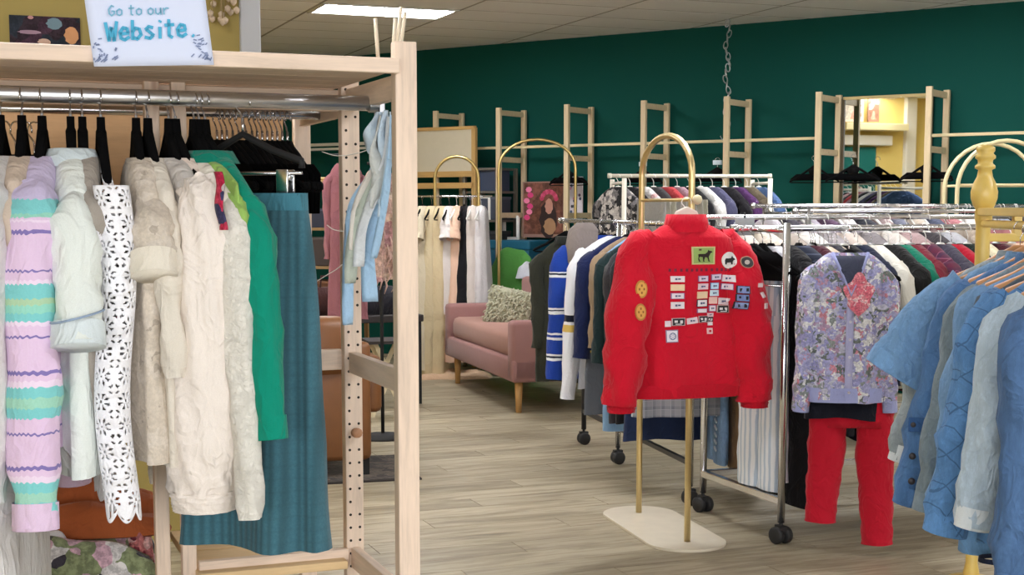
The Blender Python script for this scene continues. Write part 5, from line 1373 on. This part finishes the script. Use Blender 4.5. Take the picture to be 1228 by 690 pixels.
MB().rings([ring(JH*.985+.004, JD*.98+.006, -JL+.05, n=48), ring(JH+.012, JD+.014, -JL+.036, n=48), ring(JH+.010, JD+.013, -JL-.004, n=48)]).build('hem_band', RED_D, jk)
MB().rings([ring(.082, .062, -.03, n=32), ring(.078, .058, .0, n=32), ring(.074, .054, .032, n=32), ring(.08, .06, .036, n=32), ring(.088, .068, .0, n=32), ring(.095, .075, -.035, n=32)]).build('collar', RED, jk)
for s, sp_ in ((-1, .105), (1, .105)):
    path = [(s*(JSH-.05), 0, -JDR-.01), (s*(JSH+.02), 0, -JDR-.07), (s*(JSH+.062), -.035, -.33), (s*(JSH+.09), -.05, -.56), (s*(JSH+.10), -.05, -.725)]
    R_ = limb(path, [.045, .078, .088, .078, .062], [.04, .07, .088, .08, .065], n=28, fold=.004, k=3, seed=8+s)
    R_ = wr(R_, .024, 8+s, (13, 13, 10))
    sv = MB().rings(R_).build('sleeve', RED, jk)
    MB().rings(limb([(s*(JSH+.099), -.05, -.70), (s*(JSH+.1), -.05, -.72), (s*(JSH+.101), -.05, -.74), (s*(JSH+.101), -.05, -.755)], [.062, .058, .056, .055], [.064, .06, .058, .056], n=24, fold=.002, k=8)).build('cuff', RED_D, sv)
from mathutils.bvhtree import BVHTree
_bv, _bf = [], []
for o in [c for c in jk.children if c.name.split('.')[0] in ('body', 'sleeve')]:
    n0 = len(_bv); _bv += [v.co.copy() for v in o.data.vertices]; _bf += [[i+n0 for i in p.vertices] for p in o.data.polygons]
_tree = BVHTree.FromPolygons(_bv, _bf)
def jback(x, z):
    """front (-y) surface of the jacket at x, z"""
    h = _tree.ray_cast(Vector((x, -1, z)), Vector((0, 1, 0)))[0]
    return h.y if h else -.02
PXM = pJ.y/1709
def JP(px, py): return (px-823)*PXM/cos(rJ)*1.0, (268-py)*PXM
def patch(px, py, w, h, col_, rnd_=0.0, tilt=0.0, edge=None, name='patch', parent=None, glyph=None):
    cx_, cz_ = JP(px, py); W, H = w*PXM/cos(rJ), h*PXM
    n = 6
    def f(off, sc):
        def g(u, v):
            a, b = (u-.5)*W*sc, (v-.5)*H*sc
            if rnd_ >= 1:
                aa, bb = (u-.5)*2, (v-.5)*2; a, b = aa*sqrt(1-bb*bb/2)*W/2*sc, bb*sqrt(1-aa*aa/2)*H/2*sc
            x = cx_+a*cos(tilt)-b*sin(tilt); z = cz_+a*sin(tilt)+b*cos(tilt)
            return Vector((x, jback(x, z)-off, z))
        return g
    o = MB().grid(f(.0035, 1), n, n).build(name, plain(edge or col_, .75), jk, False, thick=.004)
    if edge: MB().grid(f(.0062, .86), n, n).build('patch_field', plain(col_, .75), o, False, thick=.0025)
    if glyph:
        m = MB(); gc, marks = glyph
        for (a0, b0, w0, h0) in marks:
            x = cx_+a0*W; z = cz_+b0*H; y = jback(x, z)-.0088
            m.add([(x-w0*W/2, y, z-h0*H/2), (x+w0*W/2, y, z-h0*H/2), (x+w0*W/2, y, z+h0*H/2), (x-w0*W/2, y, z+h0*H/2)], [(0, 1, 2, 3)])
        m.build('stitched_mark', plain(gc, .8), o, False, thick=.001)
    return o, cx_, cz_, W, H
BL, PKE, WHT = (36, 38, 60), (150, 110, 160), (234, 222, 228)
tx = ((92, 96, 130), [(-.12, 0, .16, .3), (.1, .02, .2, .22)])
DK = (34, 32, 38)
dkm = ((226, 222, 222), [(-.2, .05, .24, .3), (.2, .0, .2, .4), (0, -.3, .5, .1)])
for (px, py, w, h, c_, e, g, tl) in (
    (802.4, 333.5, 16, 7, (238, 226, 230), None, tx, 0), (802.4, 343.5, 16, 7.4, (236, 206, 168), None, None, 0), (802.4, 353.5, 16, 7, WHT, PKE, tx, 0), (802.4, 364.6, 16, 8, (238, 228, 232), None, tx, 0),
    (834.4, 333.5, 13.5, 7, (232, 216, 232), PKE, tx, 0), (834.4, 342.8, 13.5, 7, (236, 212, 222), None, tx, 0), (833.8, 353, 14, 8.2, (234, 208, 172), None, None, 0), (833.8, 362.7, 14, 8.5, (240, 232, 234), BL, tx, 0), (834.2, 371.8, 13, 5, (240, 226, 230), PKE, None, 0),
    (851, 331.8, 13, 7, (226, 214, 232), PKE, tx, .05), (849.3, 342.4, 11, 8, (196, 222, 242), (90, 120, 170), tx, 0), (849.3, 350.9, 11, 7, (206, 228, 240), None, tx, 0), (848, 359.7, 10, 8, (238, 196, 186), None, None, 0), (847.3, 369.2, 8.5, 7.4, (236, 222, 228), PKE, tx, 0),
    (866.8, 333.7, 14.5, 8, (240, 230, 236), None, tx, -.06), (864.8, 343.5, 13, 7.4, (238, 222, 230), PKE, tx, -.06), (861.8, 361.2, 14, 8, (238, 222, 226), None, tx, -.08), (861, 370.3, 16, 9, DK, (196, 176, 170), dkm, -.05),
    (881.4, 347, 15.5, 9.4, (132, 148, 198), DK, (DK, [(-.25, 0, .2, .4), (.25, 0, .2, .4)]), -.06), (880, 356.6, 14.5, 8.6, (116, 136, 190), DK, (DK, [(-.2, .1, .3, .3), (.25, 0, .2, .5)]), -.06), (878.8, 365.8, 14.5, 8.4, (140, 156, 202), DK, (DK, [(-.25, 0, .2, .4), (.2, 0, .25, .5)]), -.06),
    (791.8, 386.5, 6.5, 7, WHT, None, None, .06), (804, 384.3, 16, 9, DK, (200, 186, 190), dkm, .02), (821, 383.3, 13.6, 7.2, (240, 222, 228), None, tx, .12), (836, 382, 12.5, 8, DK, (206, 176, 178), dkm, .0),
    (845, 377, 7.5, 4.6, (232, 196, 204), None, tx, 0), (845, 382.4, 7, 5.6, DK, None, dkm, 0), (844.8, 387.6, 6, 4, WHT, None, None, 0), (844, 396.2, 7, 7, (236, 200, 200), None, ((200, 50, 60), [(0, 0, .4, .4)]), 0)):
    patch(px, py, w, h, c_, 0, tl, e, glyph=g)
o, cx_, cz_, W, H = patch(796.5, 401.2, 14.5, 15, (238, 232, 240), 0, .02, (150, 130, 160))
m = MB(); m.tube([(cx_+.26*W*cos(a), jback(cx_, cz_)-.0095, cz_+.26*H*sin(a)) for a in [2*pi*i/18 for i in range(18)]], .0018, 5, closed=True)
for i in range(6): a = pi*i/3; m.bar((cx_+.1*W*cos(a), jback(cx_, cz_)-.0095, cz_+.1*H*sin(a)), (cx_+.26*W*cos(a), jback(cx_, cz_)-.0095, cz_+.26*H*sin(a)), .0012, .0016, (0, 1, 0))
m.build('wheel_emblem', plain((110, 120, 160), .8), o, False)
DOG = [(-.42, .02), (-.47, .12), (-.44, .13), (-.36, .06), (-.2, .10), (.08, .10), (.2, .2), (.24, .34), (.30, .28), (.40, .27), (.46, .20), (.36, .15), (.30, .02), (.26, -.08), (.30, -.3), (.36, -.34), (.26, -.36), (.2, -.12), (.08, -.09), (.02, -.3), (.08, -.35), (-.02, -.36), (-.04, -.1), (-.2, -.06), (-.24, -.16), (-.18, -.32), (-.12, -.36), (-.24, -.36), (-.3, -.18), (-.38, -.22), (-.46, -.36), (-.36, -.08)]
CORGI = [(-.42, .05), (-.36, .14), (-.1, .12), (.12, .14), (.2, .3), (.26, .18), (.38, .12), (.44, .04), (.32, 0), (.24, -.1), (.24, -.28), (.14, -.28), (.12, -.14), (-.2, -.16), (-.22, -.28), (-.34, -.28), (-.36, -.1), (-.44, -.08)]
def emblem(o, cx_, cz_, W, H, pts, c_):
    y = jback(cx_, cz_)-.011
    MB().prism([(cx_+a*W, cz_+b*H) for a, b in pts], y, y+.0022).build('dog_emblem', plain(c_, .8), o, False)
o, a, b, W, H = patch(834, 306, 29, 21, (150, 176, 98), 0, .0, (206, 196, 140)); emblem(o, a, b, W*.82, H*.95, DOG, (40, 26, 20))
MB().box((a-.24*W, jback(a, b)-.0095, b+.33*H), (.3*W, .002, .1*H)).build('stitched_mark', plain((90, 60, 50), .8), o, False)
o, a, b, W, H = patch(868, 312, 20, 20, (238, 234, 232), 1, 0, None, 'round_patch'); emblem(o, a, b, W*.8, H*.9, CORGI, (28, 28, 32))
o, a, b, W, H = patch(890.4, 314.5, 16, 14, (60, 58, 60), 1, -.2, (190, 150, 130), 'shield_patch'); MB().prism([(a+.2*W*cos(t)-.004, b+.2*H*sin(t)) for t in [2*pi*i/12 for i in range(12)]], jback(a, b)-.011, jback(a, b)-.0088).build('stitched_mark', plain((196, 186, 178), .8), o, False)
m = MB()
for i in range(13):
    x, z = JP(794+i*6.4, 323); m.box((x, jback(x, z)-.002, z), (.010, .002, .012))
m.build('faint_stitching', plain((120, 20, 50), .8), jk, False)
def sleeve_patch(px, py, w, h, col_, edge, s, round_=True, name='sleeve_patch'):
    x, z = JP(px, py); W, H = w*PXM, h*PXM
    hit, nrm = _tree.ray_cast(Vector((x, -1, z)), Vector((0, 1, 0)))[:2]
    if not hit: return
    if nrm.y > 0: nrm = -nrm
    ang = atan2(nrm.x, -nrm.y)
    o = (MB().lathe([(1, -.5), (1, .5)], n=24) if round_ else MB().box((0, 0, 0), (1.6, 1.6, 1))).build(name, plain(edge, .7), jk, False)
    o.location = hit+nrm*.004; o.rotation_euler = nrm.to_track_quat('Z', 'Y').to_euler()
    o.scale = (W/2/max(.35, cos(ang)), H/2, .006)
    if round_:
        i_ = MB().lathe([(.8, 0), (.8, .7)], n=24).build('patch_field', plain(col_, .7), o, False)
        for k in range(4): a = k*pi/2; MB().box((.4*cos(a), .4*sin(a), .75), (.25, .25, .3)).build('stitched_mark', plain((150, 90, 40), .8), o, False)
sleeve_patch(757, 344.6, 15, 21, (226, 170, 84), (196, 140, 60), -1); sleeve_patch(753.5, 371, 14, 20, (220, 160, 80), (190, 130, 60), -1)
for (px, py, w, h) in ((905.5, 342, 8, 6), (908, 354.6, 8, 9), (910, 367, 8, 8)): sleeve_patch(px, py, w, h, WHT, (236, 214, 216), 1, False)
hj = hanger((pJ.x, pJ.y, pJ.z+.018), rJ, 'white hanger carrying the red jacket on its gold stand', None, 'white')
MB().prism([(-.065, -.02), (-.045, .03), (0, .05), (.045, .03), (.065, -.02)], -.012, .012).build('padded_collar', plain((226, 218, 206), .7), hj, False, bevel=.006)
tg = at(893, 272, 6.1)
t = thing('price_card', 'silvery rectangular card hanging from the black hangers right of the red jacket', 'card', tg, .1); MB().box((0, 0, 0), (.085, .008, .075)).build('card', plain((176, 182, 184), .4, 0, .3), t, False, bevel=.003)
MB().tube([(0, 0, .036), (0, 0, .062)], .004, 6).build('loop', BLACK, t)

# ================================================================== gold post rack with denim
gp = at(1178, 300, 5.2); gp.z = 0
gr = thing('gold_post_rack', 'gold clothes rack with a turned finial post at the right edge', 'clothes rack', gp, 0)
GP = plain((214, 184, 100), .32, 0, .1)
zf, zb1 = at(1178, 174, 5.2).z, at(1178, 252, 5.2).z
q = lambda y: at(1178, y, 5.2).z
MB().lathe([(.027, 0), (.03, .04), (.022, .08), (.026, q(300)), (.026, q(270)), (.031, q(262)), (.031, q(250)), (.038, q(247)), (.047, q(238)), (.048, q(230)), (.040, q(220)), (.028, q(212)), (.024, q(204)), (.036, q(202)), (.036, q(199)), (.026, q(196)), (.027, q(192)), (.036, q(190)), (.036, q(187)), (.027, q(184)), (.033, q(181)), (.033, q(177)), (.02, q(174))], n=24).build('turned_post', GP, gr)
RDd = Vector((-.12, -1.0, 0)).normalized(); LR = 2.0
MB().bar((0, 0, q(254)), RDd*LR+Vector((0, 0, q(254))), .05, .028).build('top_beam', GP, gr, False, bevel=.004)
MB().bar((0, 0, q(254)), (.75, .12, q(254)), .04, .026).build('side_beam', GP, gr, False, bevel=.004)
MB().bar((.13, .02, q(256)), (.13, .02, q(285)), .03, .03).build('drop_block', GP, gr, False, bevel=.004)
MB().bar((0, 0, q(285)), (.75, .12, q(285)), .03, .03).build('lower_beam', GP, gr, False, bevel=.004)
zrD = 1.345
MB().tube([RDd*.02+Vector((.0, 0, zrD)), RDd*LR+Vector((0, 0, zrD))], .014, 14).build('hanging_rail', GP, gr)
e_ = RDd*LR
MB().lathe([(.027, 0), (.03, .04), (.022, .08), (.026, 1.3), (.031, 1.4), (.048, 1.47), (.026, 1.55), (.033, 1.6), (.02, 1.63)], e_, 20).build('turned_post', GP, gr)
MB().lathe([(.09, 0), (.085, .02), (.03, .03)], n=24).build('foot', GP, gr)
MB().lathe([(.09, 0), (.085, .02), (.03, .03)], e_, 24).build('foot', GP, gr)
rD = atan2(RDd.y, RDd.x)
def dn_pt(Y):
    t = (gp.y-Y)/-RDd.y; return gp+RDd*t
DEN = [(4.62, 'stonewash_jacket', 'greyed stonewash denim jacket with a frayed sleeve hem, leftmost of the denim', (150, 162, 168), dict(sl=.60, sr=.058, splay=.14, L=.60), 'jacket', 2),
       (4.50, 'denim_shirt', 'light blue short-sleeved denim shirt in front of the stonewash jacket', (112, 150, 190), dict(sleeve='short', sl=.30, sr=.10, splay=.17, L=.7), 'shirt', 4),
       (4.36, 'button_denim_jacket', 'mid blue denim jacket with button tabs on its sleeve', (80, 118, 166), dict(sl=.69, sr=.07, splay=.15, L=.64), 'jacket', 1),
       (4.24, 'grey_denim_jacket', 'grey-blue denim jacket between the buttoned and the pale blue one', (122, 138, 148), dict(sl=.68, sr=.055, splay=.12, L=.6), 'jacket', 0),
       (4.12, 'blue_denim_jacket', 'pale blue denim jacket with a smooth long sleeve', (116, 154, 196), dict(sl=.69, sr=.06, splay=.09, L=.6), 'jacket', 0),
       (4.00, 'charcoal_denim_jacket', 'charcoal blue denim jacket left of the quilted one', (84, 95, 106), dict(sl=.58, sr=.055, splay=.07, L=.6), 'jacket', 0),
       (3.86, 'quilted_denim_coat', 'blue quilted denim coat with diamond stitching', (90, 134, 184), dict(sl=.66, sr=.085, splay=.13, L=.78, hem=.26), 'coat', 3),
       (3.68, 'bleached_denim_jacket', 'bleached pale denim jacket with a frayed white cuff', (176, 194, 208), dict(sl=.60, sr=.072, splay=.09, L=.6), 'jacket', 2),
       (3.48, 'dark_denim_jacket', 'dark blue denim jacket at the right edge of the photo', (74, 104, 144), dict(sl=.72, sr=.07, splay=.03, L=.75), 'jacket', 0)]
for i, (Y, nm, lab, c_, kw, ct, ex) in enumerate(DEN):
    p = dn_pt(Y); p.z = zrD+.014-HZ-.003
    r_ = rD+pi/2+pi+radians((-12, -8, -8, -6, -6, -5, -4, -2, 0)[i])
    mt = denim(c_, ex == 3)
    kw = dict(kw); kw.setdefault('hem', .235)
    jt = make_top(nm, lab, ct, p+Vector((0, 0, -.025)), r_, mt, sh=.215, d=.055, seed=200+i, fold=.008, drop=.09, collar=(denim(tuple(int(x*.92) for x in c_)), .03), cuff=(denim(tuple(min(255, int(x*1.05)) for x in c_)) if ex != 2 else fabric((214, 222, 226), .15)), cuff_h=.06, wrk=.022, buttons=(plain((150, 130, 100), .3, .8), 5), **kw)
    hanger(p, r_, 'wooden hanger holding the '+lab.split(' denim')[0].split(' short')[0]+' denim garment', 'wooden hangers on the gold rack', 'wood')
    if ex == 1:
        sv = [c for c in jt.children if c.name.startswith('sleeve')][0]
        for z, s in ((-.62, -1), (-.72, -1), (-.80, -1)):
            bq = MB().lathe([(.011, 0), (.011, .004), (.006, .006)], n=12).build('sleeve_button', plain((46, 40, 44), .4), jt); 
            bq.location = (-s*.36, .062, z+.1); bq.rotation_euler = (-pi/2, 0, 0)
        MB().box((.35, .064, -.52), (.05, .006, .045)).build('button_tab', denim((60, 96, 146)), jt, False, bevel=.002)
    if ex == 3:
        MB().rings([ring(.252, .058, -.82), ring(.254, .06, -.834)]).build('hem_piping', fabric((28, 36, 58)), jt)
p = dn_pt(4.05); p.z = .66
make_skirt('denim_skirt', 'blue denim skirt with a frayed hem under the quilted coat', (p.x-.06, p.y, .98), A1-.5, denim((96, 136, 178)), L=.58, w=.17, hem=.22, d=.05, dhem=.07, seed=12, fold=.006)
skirt_hanger((p.x-.06, p.y, 1.255-.17), A1-.5, 'metal-clipped hanger gripping the denim skirt under the coats', None, .15)
